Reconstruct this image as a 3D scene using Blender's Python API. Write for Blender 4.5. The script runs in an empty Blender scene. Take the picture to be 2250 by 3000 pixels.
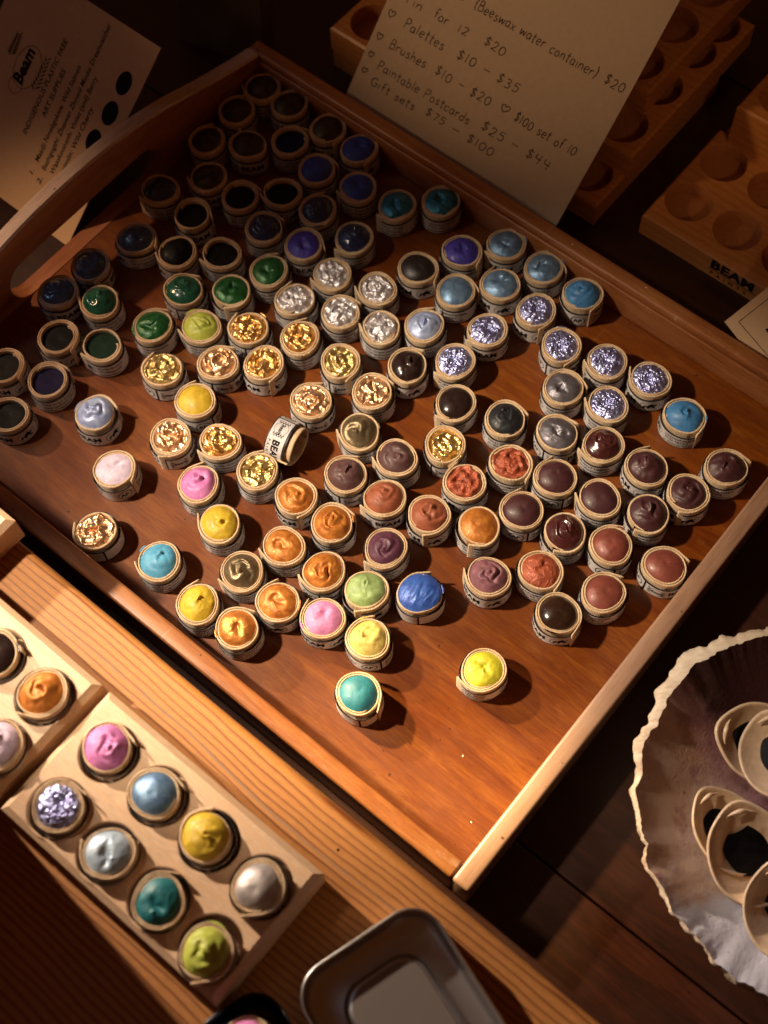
import bpy, bmesh, math, random
from mathutils import Vector, Matrix, noise

random.seed(7)
S = 0.01                                   # everything below is written in centimetres
C = bpy.data.collections.new('scene_objects')
bpy.context.scene.collection.children.link(C)
scene = bpy.context.scene
PI = math.pi

# ------------------------------------------------------------------ camera
cam_d = bpy.data.cameras.new('camera')
cam_o = bpy.data.objects.new('camera', cam_d)
C.objects.link(cam_o)
scene.camera = cam_o
cam_d.sensor_fit = 'VERTICAL'
cam_d.sensor_height = 36.0
cam_d.lens = 47.18
cam_d.clip_start = 0.01
cam_d.clip_end = 60.0
cx = Vector((0.99755897, -0.0632526, -0.02958405))
cy = Vector((0.06982913, 0.90360853, 0.42262929))
cz = Vector((0.0, -0.42366347, 0.90581966))
cam_o.matrix_world = Matrix(((cx.x, cy.x, cz.x, 0.0),
                             (cx.y, cy.y, cz.y, -30.79359 * S),
                             (cx.z, cy.z, cz.z, 68.03868 * S),
                             (0, 0, 0, 1)))
cam_d.dof.use_dof = True
cam_d.dof.focus_distance = 0.715
cam_d.dof.aperture_fstop = 7.0

# ------------------------------------------------------------------ world: faint warm room light
world = bpy.data.worlds.new('World')
scene.world = world
world.use_nodes = True
wn = world.node_tree.nodes
wl = world.node_tree.links
bg = wn['Background']
# dim warm room with one pale window side, so that wet and metallic paint has something to mirror
tcw = wn.new('ShaderNodeTexCoord')
dot = wn.new('ShaderNodeVectorMath'); dot.operation = 'DOT_PRODUCT'
wdir = Vector((-0.78, 0.18, 0.60)).normalized()
dot.inputs[1].default_value = tuple(wdir)
wl.new(tcw.outputs['Generated'], dot.inputs[0])
mx = wn.new('ShaderNodeMath'); mx.operation = 'MAXIMUM'; mx.inputs[1].default_value = 0.0
wl.new(dot.outputs['Value'], mx.inputs[0])
pw = wn.new('ShaderNodeMath'); pw.operation = 'POWER'; pw.inputs[1].default_value = 16.0
wl.new(mx.outputs[0], pw.inputs[0])
wm = wn.new('ShaderNodeMix'); wm.data_type = 'RGBA'
wm.inputs[6].default_value = (0.125, 0.036, 0.0090, 1)
wm.inputs[7].default_value = (0.42, 0.44, 0.50, 1)
wl.new(pw.outputs[0], wm.inputs[0])
wl.new(wm.outputs[2], bg.inputs['Color'])
bg.inputs['Strength'].default_value = 0.50

# ------------------------------------------------------------------ lamps
def spot(name, target, travel, elev, dist, energy, color, size, blend, radius):
    """travel: horizontal heading of the light, degrees from +x; elev: height of the source"""
    a, e = math.radians(travel), math.radians(elev)
    d = Vector((math.cos(a) * math.cos(e), math.sin(a) * math.cos(e), -math.sin(e)))
    ld = bpy.data.lights.new(name, 'SPOT')
    ld.energy = energy
    ld.color = color
    ld.spot_size = math.radians(size)
    ld.spot_blend = blend
    ld.shadow_soft_size = radius * S
    o = bpy.data.objects.new(name, ld)
    C.objects.link(o)
    o.location = (Vector(target) - d * dist) * S
    o.rotation_euler = d.to_track_quat('-Z', 'Y').to_euler()
    return o

def area(name, target, travel, elev, dist, energy, color, w, h):
    a, e = math.radians(travel), math.radians(elev)
    d = Vector((math.cos(a) * math.cos(e), math.sin(a) * math.cos(e), -math.sin(e)))
    ld = bpy.data.lights.new(name, 'AREA')
    ld.energy = energy
    ld.color = color
    ld.shape = 'RECTANGLE'
    ld.size = w * S
    ld.size_y = h * S
    o = bpy.data.objects.new(name, ld)
    C.objects.link(o)
    o.location = (Vector(target) - d * dist) * S
    o.rotation_euler = d.to_track_quat('-Z', 'Y').to_euler()
    return o

spot('window_lamp', (0, -2, 1), -6, 52, 92, 72, (1.0, 0.80, 0.57), 27.5, 0.95, 2.4)
spot('evening_sun_lamp', (-4.5, -18, 9), -45, 24, 150, 190, (1.0, 0.79, 0.60), 13.0, 0.85, 2.0)
spot('near_corner_fill', (3.2, -16.2, 1), -42, 36, 130, 270, (1.0, 0.70, 0.28), 7.0, 1.0, 3)  # added warm fill for a golden glow in the near tray corner
spot('price_card_fill', (20, 33, 6), 8, 30, 130, 21, (1.0, 0.60, 0.30), 15.5, 1.0, 4)  # invented fill that lifts the price card and the far blocks
spot('handle_side_fill', (-23, 16, 3), -25, 44, 110, 44, (1.0, 0.60, 0.32), 13, 1.0, 2)  # added fill for the info card and handle top, no real source
spot('cool_pot_fill', (-15.5, 8, 2), -12, 56, 110, 7, (0.42, 0.66, 1.0), 12, 1.0, 7)  # extra cool fill giving the left pots bluish highlights, not a window
spot('back_block_fill', (23, 21, 3), 95, 42, 130, 5.5, (1.0, 0.60, 0.30), 10, 1.0, 5)  # added front fill so the stacked blocks behind the tray show
spot('shell_side_fill', (18, -21, 3), -50, 34, 130, 20, (0.90, 0.90, 1.0), 9, 1.0, 3)  # made-up fill brightening the shell dish

# ------------------------------------------------------------------ exposure
scene.view_settings.view_transform = 'Standard'
scene.view_settings.look = 'None'
scene.view_settings.exposure = -0.10
scene.view_settings.gamma = 1.0
scene.view_settings.use_curve_mapping = False
scene.render.engine = 'CYCLES'
scene.cycles.max_bounces = 6
scene.cycles.use_denoising = True

# ------------------------------------------------------------------ helpers
def tag(o, label=None, cat=None, group=None, kind=None):
    if label: o['label'] = label
    if cat: o['category'] = cat
    if group: o['group'] = group
    if kind: o['kind'] = kind
    return o

def empty(name, loc, rz=0.0, parent=None):
    o = bpy.data.objects.new(name, None)
    C.objects.link(o)
    o.empty_display_size = 0.01
    o.location = Vector(loc) * S
    o.rotation_euler = (0, 0, rz)
    if parent: o.parent = parent
    return o

class MB:
    def __init__(s):
        s.v, s.f, s.m, s.sm, s.uv = [], [], [], [], []
    def add(s, verts, faces, mat=0, smooth=False, uvs=None):
        b = len(s.v)
        s.v += [tuple(p) for p in verts]
        s.uv += list(uvs) if uvs else [(0, 0)] * len(verts)
        for f in faces:
            s.f.append(tuple(i + b for i in f)); s.m.append(mat); s.sm.append(smooth)
        return b
    def mesh(s, name, mats):
        me = bpy.data.meshes.new(name)
        me.from_pydata([(x * S, y * S, z * S) for x, y, z in s.v], [], s.f)
        for m in mats: me.materials.append(m)
        me.polygons.foreach_set('material_index', s.m)
        me.polygons.foreach_set('use_smooth', s.sm)
        uvl = me.uv_layers.new(name='UVMap')
        buf = [0.0] * (2 * len(me.loops))
        vi = [0] * len(me.loops)
        me.loops.foreach_get('vertex_index', vi)
        for k, i in enumerate(vi):
            buf[2 * k], buf[2 * k + 1] = s.uv[i]
        uvl.data.foreach_set('uv', buf)
        me.update()
        return me
    def build(s, name, mats, parent=None, loc=(0, 0, 0), rz=0.0):
        if not isinstance(mats, (list, tuple)): mats = [mats]
        return link(name, s.mesh(name, mats), parent, loc, rz)

def link(name, me, parent=None, loc=(0, 0, 0), rz=0.0):
    o = bpy.data.objects.new(name, me)
    C.objects.link(o)
    o.location = Vector(loc) * S
    o.rotation_euler = (0, 0, rz)
    if parent: o.parent = parent
    return o

def rbox(x0, x1, y0, y1, z0, z1, b=0.1, seg=2):
    """box with rounded edges -> (verts, faces)"""
    bm = bmesh.new()
    bmesh.ops.create_cube(bm, size=1.0)
    for v in bm.verts:
        v.co = Vector(((x0 + x1) / 2 + v.co.x * (x1 - x0), (y0 + y1) / 2 + v.co.y * (y1 - y0), (z0 + z1) / 2 + v.co.z * (z1 - z0)))
    if b > 0:
        bmesh.ops.bevel(bm, geom=list(bm.edges), offset=b, segments=seg, profile=0.5, affect='EDGES')
    bm.verts.index_update()
    vs = [tuple(v.co) for v in bm.verts]
    fs = [tuple(v.index for v in f.verts) for f in bm.faces]
    bm.free()
    return vs, fs

def grid_faces(nu, nv, wrap_u=False):
    """vertices stored v-major: index = j*nu+i"""
    fs = []
    for j in range(nv - 1):
        for i in range(nu if wrap_u else nu - 1):
            a = j * nu + i; b = j * nu + (i + 1) % nu
            fs.append((a, b, b + nu, a + nu))
    return fs

def ribbon(mb, pts, w, z, mat=0):
    """flat stroke of width w along 2-D points at height z"""
    n = len(pts)
    if n < 2: return
    vs = []
    for i, (x, y) in enumerate(pts):
        x0, y0 = pts[max(i - 1, 0)]; x1, y1 = pts[min(i + 1, n - 1)]
        dx, dy = x1 - x0, y1 - y0
        L = math.hypot(dx, dy) or 1e-6
        ww = w * (0.8 if i in (0, n - 1) else 1.0) / 2
        vs += [(x - dy / L * ww, y + dx / L * ww, z), (x + dy / L * ww, y - dx / L * ww, z)]
    mb.add(vs, [(2 * i, 2 * i + 1, 2 * i + 3, 2 * i + 2) for i in range(n - 1)], mat)

def curve_pts(p, closed=False, sub=5):
    """Catmull-Rom through control points"""
    if len(p) < 3: return list(p)
    out = []
    n = len(p)
    for i in range(n if closed else n - 1):
        g = lambda k: p[k % n] if closed else p[min(max(k, 0), n - 1)]
        p0, p1, p2, p3 = g(i - 1), g(i), g(i + 1), g(i + 2)
        for s in range(sub):
            t = s / sub
            out.append(tuple(0.5 * (2 * p1[k] + (p2[k] - p0[k]) * t + (2 * p0[k] - 5 * p1[k] + 4 * p2[k] - p3[k]) * t * t
                                    + (3 * p1[k] - p0[k] - 3 * p2[k] + p3[k]) * t ** 3) for k in range(2)))
    out.append(tuple(p[0] if closed else p[-1]))
    return out

# typeset text -> list of 2-D polygons
_tc = {}
def text_geo(txt, size=1.0, bold=0.0, xs=1.0, shear=0.0, spacing=1.0):
    key = (txt, size, bold, xs, shear, spacing)
    if key in _tc: return _tc[key]
    cu = bpy.data.curves.new('type', 'FONT')
    cu.body = txt; cu.size = size; cu.offset = bold; cu.shear = shear
    cu.space_character = spacing
    cu.resolution_u = 2
    o = bpy.data.objects.new('type', cu)
    C.objects.link(o)
    dg = bpy.context.evaluated_depsgraph_get()
    dg.update()
    me = bpy.data.meshes.new_from_object(o.evaluated_get(dg))
    vs = [(v.co.x * xs, v.co.y) for v in me.vertices]
    fs = [tuple(p.vertices) for p in me.polygons]
    bpy.data.objects.remove(o); bpy.data.curves.remove(cu); bpy.data.meshes.remove(me)
    w = max((v[0] for v in vs), default=0)
    _tc[key] = (vs, fs, w)
    return _tc[key]

# ------------------------------------------------------------------ materials
def srgb(r, g, b):
    f = lambda c: (c / 255 / 12.92) if c / 255 <= 0.04045 else ((c / 255 + 0.055) / 1.055) ** 2.4
    return (f(r), f(g), f(b))

class NT:
    def __init__(s, name):
        s.m = bpy.data.materials.new(name)
        s.m.use_nodes = True
        s.t = s.m.node_tree
        s.p = s.t.nodes['Principled BSDF']
    def n(s, typ, **kw):
        nd = s.t.nodes.new(typ)
        for k, v in kw.items():
            if k.startswith('i_'):
                key = k[2:]
                key = int(key) if key.isdigit() else key.replace('_', ' ')
                nd.inputs[key].default_value = v
            else: setattr(nd, k, v)
        return nd
    def l(s, a, b): s.t.links.new(a, b)
    def coord(s, scale=(1, 1, 1), kind='Object', rot=(0, 0, 0), loc=(0, 0, 0)):
        tc = s.n('ShaderNodeTexCoord')
        mp = s.n('ShaderNodeMapping')
        k = 100.0 if kind == 'Object' else 1.0
        mp.inputs['Scale'].default_value = tuple(c * k for c in scale)
        mp.inputs['Rotation'].default_value = rot
        mp.inputs['Location'].default_value = loc
        s.l(tc.outputs[kind], mp.inputs['Vector'])
        return mp.outputs['Vector']
    def noise(s, vec, scale, detail=4, rough=0.55, dist=0.0):
        nd = s.n('ShaderNodeTexNoise')
        nd.inputs['Scale'].default_value = scale
        nd.inputs['Detail'].default_value = detail
        nd.inputs['Roughness'].default_value = rough
        nd.inputs['Distortion'].default_value = dist
        s.l(vec, nd.inputs['Vector'])
        return nd.outputs['Fac']
    def ramp(s, fac, stops, interp='LINEAR'):
        r = s.n('ShaderNodeValToRGB')
        r.color_ramp.interpolation = interp
        el = r.color_ramp.elements
        while len(el) < len(stops): el.new(0.5)
        for e, (p, c) in zip(el, stops):
            e.position = p
            e.color = (*c, 1) if not isinstance(c, (int, float)) else (c, c, c, 1)
        s.l(fac, r.inputs['Fac'])
        return r.outputs['Color']
    def mix(s, fac, a, b, mode='MIX'):
        m = s.n('ShaderNodeMix', data_type='RGBA', blend_type=mode)
        for sock, v in ((m.inputs[0], fac), (m.inputs[6], a), (m.inputs[7], b)):
            if isinstance(v, bpy.types.NodeSocket): s.l(v, sock)
            elif isinstance(v, (int, float)): sock.default_value = v
            else: sock.default_value = (*v, 1)
        return m.outputs[2]
    def math(s, op, a, b=0.0, c=0.0):
        m = s.n('ShaderNodeMath', operation=op)
        for sock, v in zip(m.inputs, (a, b, c)):
            if isinstance(v, bpy.types.NodeSocket): s.l(v, sock)
            else: sock.default_value = v
        return m.outputs[0]
    def sep(s, vec):
        x = s.n('ShaderNodeSeparateXYZ'); s.l(vec, x.inputs[0]); return x.outputs
    def bump(s, h, strength=0.5, dist=0.03, prev=None):
        b = s.n('ShaderNodeBump')
        b.inputs['Strength'].default_value = strength
        b.inputs['Distance'].default_value = dist * S
        s.l(h, b.inputs['Height'])
        if prev is not None: s.l(prev, b.inputs['Normal'])
        return b.outputs['Normal']
    def out(s, base=None, rough=None, metal=None, normal=None, **kw):
        def put(k, v):
            if v is None: return
            if isinstance(v, bpy.types.NodeSocket): s.l(v, s.p.inputs[k])
            elif isinstance(v, tuple) and len(v) == 3: s.p.inputs[k].default_value = (*v, 1)
            else: s.p.inputs[k].default_value = v
        put('Base Color', base); put('Roughness', rough); put('Metallic', metal)
        if normal is not None: s.l(normal, s.p.inputs['Normal'])
        for k, v in kw.items(): put(k.replace('_', ' '), v)
        return s.m

def plain(name, col, rough=0.5, metal=0.0, var=1.0, **kw):
    t = NT(name)
    v = t.coord()
    n = t.noise(v, 3.0, 5)
    c = t.mix(t.ramp(n, [(0.3, 0.0), (0.7, 1.0)]), tuple(x * (1 - 0.14 * var) for x in col), tuple(min(1, x * (1 + 0.1 * var)) for x in col))
    return t.out(c, rough, metal, t.bump(t.noise(v, 30, 3), 0.15, 0.01), **kw)

def varnished(name, dark, mid, light, along='x', rough=0.34, grain=1.0, coat=0.35, bstr=0.25, seed=0.0, wear=0.0, worn=(0.62, 0.45, 0.34)):
    """stained wood, fine fibres running along one axis, blotchy stain, varnish coat"""
    t = NT(name)
    sc = (0.10, 1, 1) if along == 'x' else (1, 0.10, 1)
    v = t.coord(sc, loc=(seed, seed * 1.7, 0))
    fib = t.noise(v, 7.0 * grain, 7, 0.62, 0.35)
    band = t.noise(v, 0.9 * grain, 3, 0.5, 0.8)
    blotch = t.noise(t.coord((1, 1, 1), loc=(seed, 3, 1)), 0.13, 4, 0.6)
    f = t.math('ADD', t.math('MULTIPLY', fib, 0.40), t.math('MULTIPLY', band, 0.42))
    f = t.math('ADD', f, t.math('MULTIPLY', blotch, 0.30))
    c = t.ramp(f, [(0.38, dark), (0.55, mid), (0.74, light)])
    pores = t.noise(t.coord((0.22, 1, 1) if along == 'x' else (1, 0.22, 1)), 42, 2, 0.5)
    c = t.mix(t.ramp(pores, [(0.30, 0.55), (0.42, 0.0)]), c, dark)
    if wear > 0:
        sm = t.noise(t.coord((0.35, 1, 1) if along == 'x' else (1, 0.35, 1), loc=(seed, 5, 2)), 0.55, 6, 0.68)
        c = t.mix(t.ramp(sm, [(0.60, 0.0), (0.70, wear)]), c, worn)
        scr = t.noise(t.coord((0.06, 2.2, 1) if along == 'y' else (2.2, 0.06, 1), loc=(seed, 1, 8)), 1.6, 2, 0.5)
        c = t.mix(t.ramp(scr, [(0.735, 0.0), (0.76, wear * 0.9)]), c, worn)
    dots = t.noise(t.coord((1, 1, 1), loc=(9, seed, 4)), 2.6, 2, 0.5)
    c = t.mix(t.ramp(dots, [(0.735, 0.0), (0.76, 0.85)]), c, tuple(k * 0.25 for k in dark))
    r = t.ramp(blotch, [(0.3, rough - 0.08), (0.7, rough + 0.12)])
    return t.out(c, r, 0.0, t.bump(fib, bstr, 0.02, t.bump(pores, 0.12, 0.01)), Coat_Weight=coat, Coat_Roughness=0.28)

def pine(name, early, late, period=0.42, along='x', rough=0.5, wob=1.0, coat=0.1):
    """flat-sawn conifer: sharp dark latewood lines that drift slowly"""
    t = NT(name)
    v = t.coord((1, 1, 1))
    x, y, z = t.sep(v)
    if along == 'y': x, y = y, x
    warp = t.noise(t.coord((0.05, 0.22, 0.2) if along == 'x' else (0.22, 0.05, 0.2)), 1.0, 3, 0.5)
    warp2 = t.noise(t.coord((0.35, 1.3, 1) if along == 'x' else (1.3, 0.35, 1)), 1.0, 2, 0.5)
    q = t.math('ADD', y, t.math('MULTIPLY', z, 0.9))
    q = t.math('ADD', t.math('DIVIDE', q, period), t.math('MULTIPLY', warp, 5.5 * wob))
    q = t.math('ADD', q, t.math('MULTIPLY', warp2, 0.35))
    fr = t.math('FRACT', q)
    line = t.ramp(fr, [(0.0, 0.9), (0.07, 0.12), (0.5, 0.0), (0.78, 0.30), (0.97, 1.0)])
    fib = t.noise(t.coord((0.12, 1, 1) if along == 'x' else (1, 0.12, 1)), 16, 5, 0.6)
    e2 = t.mix(t.ramp(fib, [(0.3, 0.0), (0.75, 1.0)]), tuple(k * 0.72 for k in early), tuple(min(1, k * 1.12) for k in early))
    broad = t.noise(t.coord((0.1, 0.5, 0.5) if along == 'x' else (0.5, 0.1, 0.5)), 1, 3)
    c = t.mix(t.math('MULTIPLY', line, t.ramp(broad, [(0.25, 0.7), (0.6, 1.0)])), e2, late)
    if along == 'x' and period < 0.5:
        dd = t.math('ABSOLUTE', t.math('ADD', t.math('ADD', y, 3.3), t.math('MULTIPLY', t.math('SUBTRACT', warp, 0.5), 2.2)))
        c = t.mix(t.math('MULTIPLY', t.ramp(dd, [(0.02, 0.6), (0.09, 0.0)]), t.ramp(broad, [(0.42, 0.0), (0.55, 1.0)])), c, (0.16, 0.13, 0.10))
    return t.out(c, rough, 0.0, t.bump(line, 0.35, 0.02, t.bump(fib, 0.3, 0.015)), Coat_Weight=coat, Coat_Roughness=0.3)

M = {}
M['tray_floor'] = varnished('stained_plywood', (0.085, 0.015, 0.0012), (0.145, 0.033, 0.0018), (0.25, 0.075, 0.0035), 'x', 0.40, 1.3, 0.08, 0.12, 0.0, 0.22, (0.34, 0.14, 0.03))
M['tray_wall'] = varnished('stained_side_wood', (0.14, 0.042, 0.012), (0.31, 0.108, 0.033), (0.44, 0.19, 0.066), 'x', 0.36, 0.9, 0.3, 0.3, 4, 0.45)
M['tray_end'] = varnished('pale_end_wood', (0.22, 0.115, 0.070), (0.34, 0.195, 0.125), (0.43, 0.27, 0.18), 'y', 0.42, 0.6, 0.2, 0.2, 9, 0.5, (0.30, 0.13, 0.06))
M['worn_lit_top'] = varnished('pale_worn_lit_top', (0.34, 0.24, 0.19), (0.52, 0.40, 0.34), (0.64, 0.52, 0.47), 'y', 0.55, 0.9, 0.0, 0.6, 3)  # pale wear, with the cool light on the handle top mixed into the colour
M['tray_handle'] = varnished('handle_side_wood', (0.10, 0.028, 0.010), (0.30, 0.10, 0.035), (0.44, 0.19, 0.085), 'y', 0.48, 0.55, 0.1, 0.5, 2)
M['table'] = varnished('dark_table_wood', (0.007, 0.0018, 0.0009), (0.024, 0.0050, 0.0018), (0.048, 0.011, 0.0035), 'x', 0.38, 0.8, 0.25, 0.3, 6)
M['board'] = pine('pine_board', (0.44, 0.185, 0.050), (0.13, 0.030, 0.006), 0.34, wob=0.8)
M['board_side'] = varnished('dark_crate_wood', (0.02, 0.005, 0.002), (0.05, 0.013, 0.004), (0.08, 0.02, 0.006), 'x', 0.6, 1, 0.0)
M['maple'] = pine('pale_block_wood', (0.70, 0.48, 0.31), (0.64, 0.41, 0.24), 0.9, 'x', 0.4, 1.4, 0.25)
M['cedar'] = pine('orange_block_wood', (0.62, 0.27, 0.080), (0.46, 0.17, 0.042), 0.55, 'x', 0.42, 0.8, 0.2)
M['well'] = plain('dark_well_wood', (0.46, 0.19, 0.060), 0.6)  # darker tone than the orange block wood around it
M['ink'] = plain('black_ink', (0.006, 0.005, 0.007), 0.85, 0.0, Specular_IOR_Level=0.12)
M['navy'] = plain('navy_border_ink', (0.010, 0.012, 0.022), 0.5)
M['penink'] = plain('pen_ink', (0.030, 0.015, 0.016), 0.85, 0.0, Specular_IOR_Level=0.12)
M['paper'] = plain('label_paper', (0.60, 0.57, 0.58), 0.6)
M['kraft'] = plain('price_card_stock', (0.44, 0.345, 0.245), 0.75, 0.0, 0.3)
M['card'] = plain('cream_card_stock', (0.58, 0.38, 0.21), 0.6, 0.0, 0.3)
M['chip'] = plain('wood_chip', (0.8, 0.7, 0.55), 0.6)

def felt():
    t = NT('braided_cord_felt')
    uv = t.coord((1, 1, 1), 'UV')
    x, y, z = t.sep(uv)
    rib = t.math('SINE', t.math('MULTIPLY', x, 2 * PI * 13))
    v = t.coord()
    n = t.noise(v, 14, 4, 0.65)
    n2 = t.noise(v, 1.6, 3, 0.6)
    c = t.mix(t.ramp(n2, [(0.3, 0.0), (0.7, 1.0)]), (0.62, 0.42, 0.235), (0.86, 0.67, 0.45))
    c = t.mix(t.ramp(n, [(0.30, 0.45), (0.62, 0.0)]), c, (0.30, 0.155, 0.06))
    h = t.math('ADD', t.math('MULTIPLY', rib, 0.35), n)
    return t.out(c, 0.85, 0.0, t.bump(h, 0.75, 0.035), Sheen_Weight=0.25)
M['felt'] = felt()

def paint_mat(name, col, rough=0.42, metal=0.0, style='satin', col2=None, coat=0.0):
    rough += {'satin': 0.14, 'gloss': 0.06, 'leaf': 0.07}.get(style, 0.0)
    t = NT('paint_' + name)
    v = t.coord()
    oi = t.n('ShaderNodeObjectInfo')
    off = t.n('ShaderNodeVectorMath', operation='ADD')
    sc = t.n('ShaderNodeVectorMath', operation='SCALE'); sc.inputs['Scale'].default_value = 37.0
    t.l(oi.outputs['Random'], sc.inputs[0])
    t.l(v, off.inputs[0]); t.l(sc.outputs[0], off.inputs[1])
    v = off.outputs[0]
    c2 = col2 or tuple(min(1, c * 1.25 + 0.004) for c in col)
    n = t.noise(v, 2.2, 4, 0.6, 0.6)
    base = t.mix(t.ramp(n, [(0.35, 0.0), (0.7, 1.0)]), tuple(c * 0.85 for c in col), c2)
    if style == 'foil':
        vo = t.n('ShaderNodeTexVoronoi', feature='DISTANCE_TO_EDGE'); vo.inputs['Scale'].default_value = 4.2
        vd = t.noise(v, 5, 3)
        mp = t.n('ShaderNodeVectorMath', operation='ADD'); t.l(v, mp.inputs[0])
        sc2 = t.n('ShaderNodeVectorMath', operation='SCALE'); sc2.inputs['Scale'].default_value = 0.4
        t.l(vd, sc2.inputs[0]); t.l(sc2.outputs[0], mp.inputs[1]); t.l(mp.outputs[0], vo.inputs['Vector'])
        h = t.math('ADD', t.math('MULTIPLY', vo.outputs['Distance'], 2.6), t.math('MULTIPLY', t.noise(v, 9, 2, 0.5), 0.6))
        nm = t.bump(h, 1.0, 0.13)
    elif style == 'crinkle':
        h = t.math('ADD', t.noise(v, 7, 3, 0.6, 1.2), t.math('MULTIPLY', t.noise(v, 16, 2, 0.5, 0.6), 0.4))
        nm = t.bump(h, 1.0, 0.13)
    elif style == 'leaf':
        h = t.math('ADD', t.noise(v, 2.6, 2.0, 0.6, 1.4), t.math('MULTIPLY', t.noise(v, 6.0, 1, 0.5, 0.5), 0.35))
        nm = t.bump(h, 1.0, 0.075)
    elif style == 'mica':
        h = t.math('ADD', t.noise(v, 6, 4, 0.7, 0.5), t.math('MULTIPLY', t.noise(v, 45, 2), 0.35))
        nm = t.bump(h, 0.55, 0.035)
    elif style == 'gloss':
        nm = t.bump(t.noise(v, 2.0, 2), 0.25, 0.03)
    else:
        h = t.math('ADD', t.noise(v, 4, 3, 0.5, 1.2), t.math('MULTIPLY', t.noise(v, 30, 2), 0.12))
        nm = t.bump(h, 0.4, 0.03)
    return t.out(base, rough, metal, nm, Coat_Weight=coat, Coat_Roughness=0.15)

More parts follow.
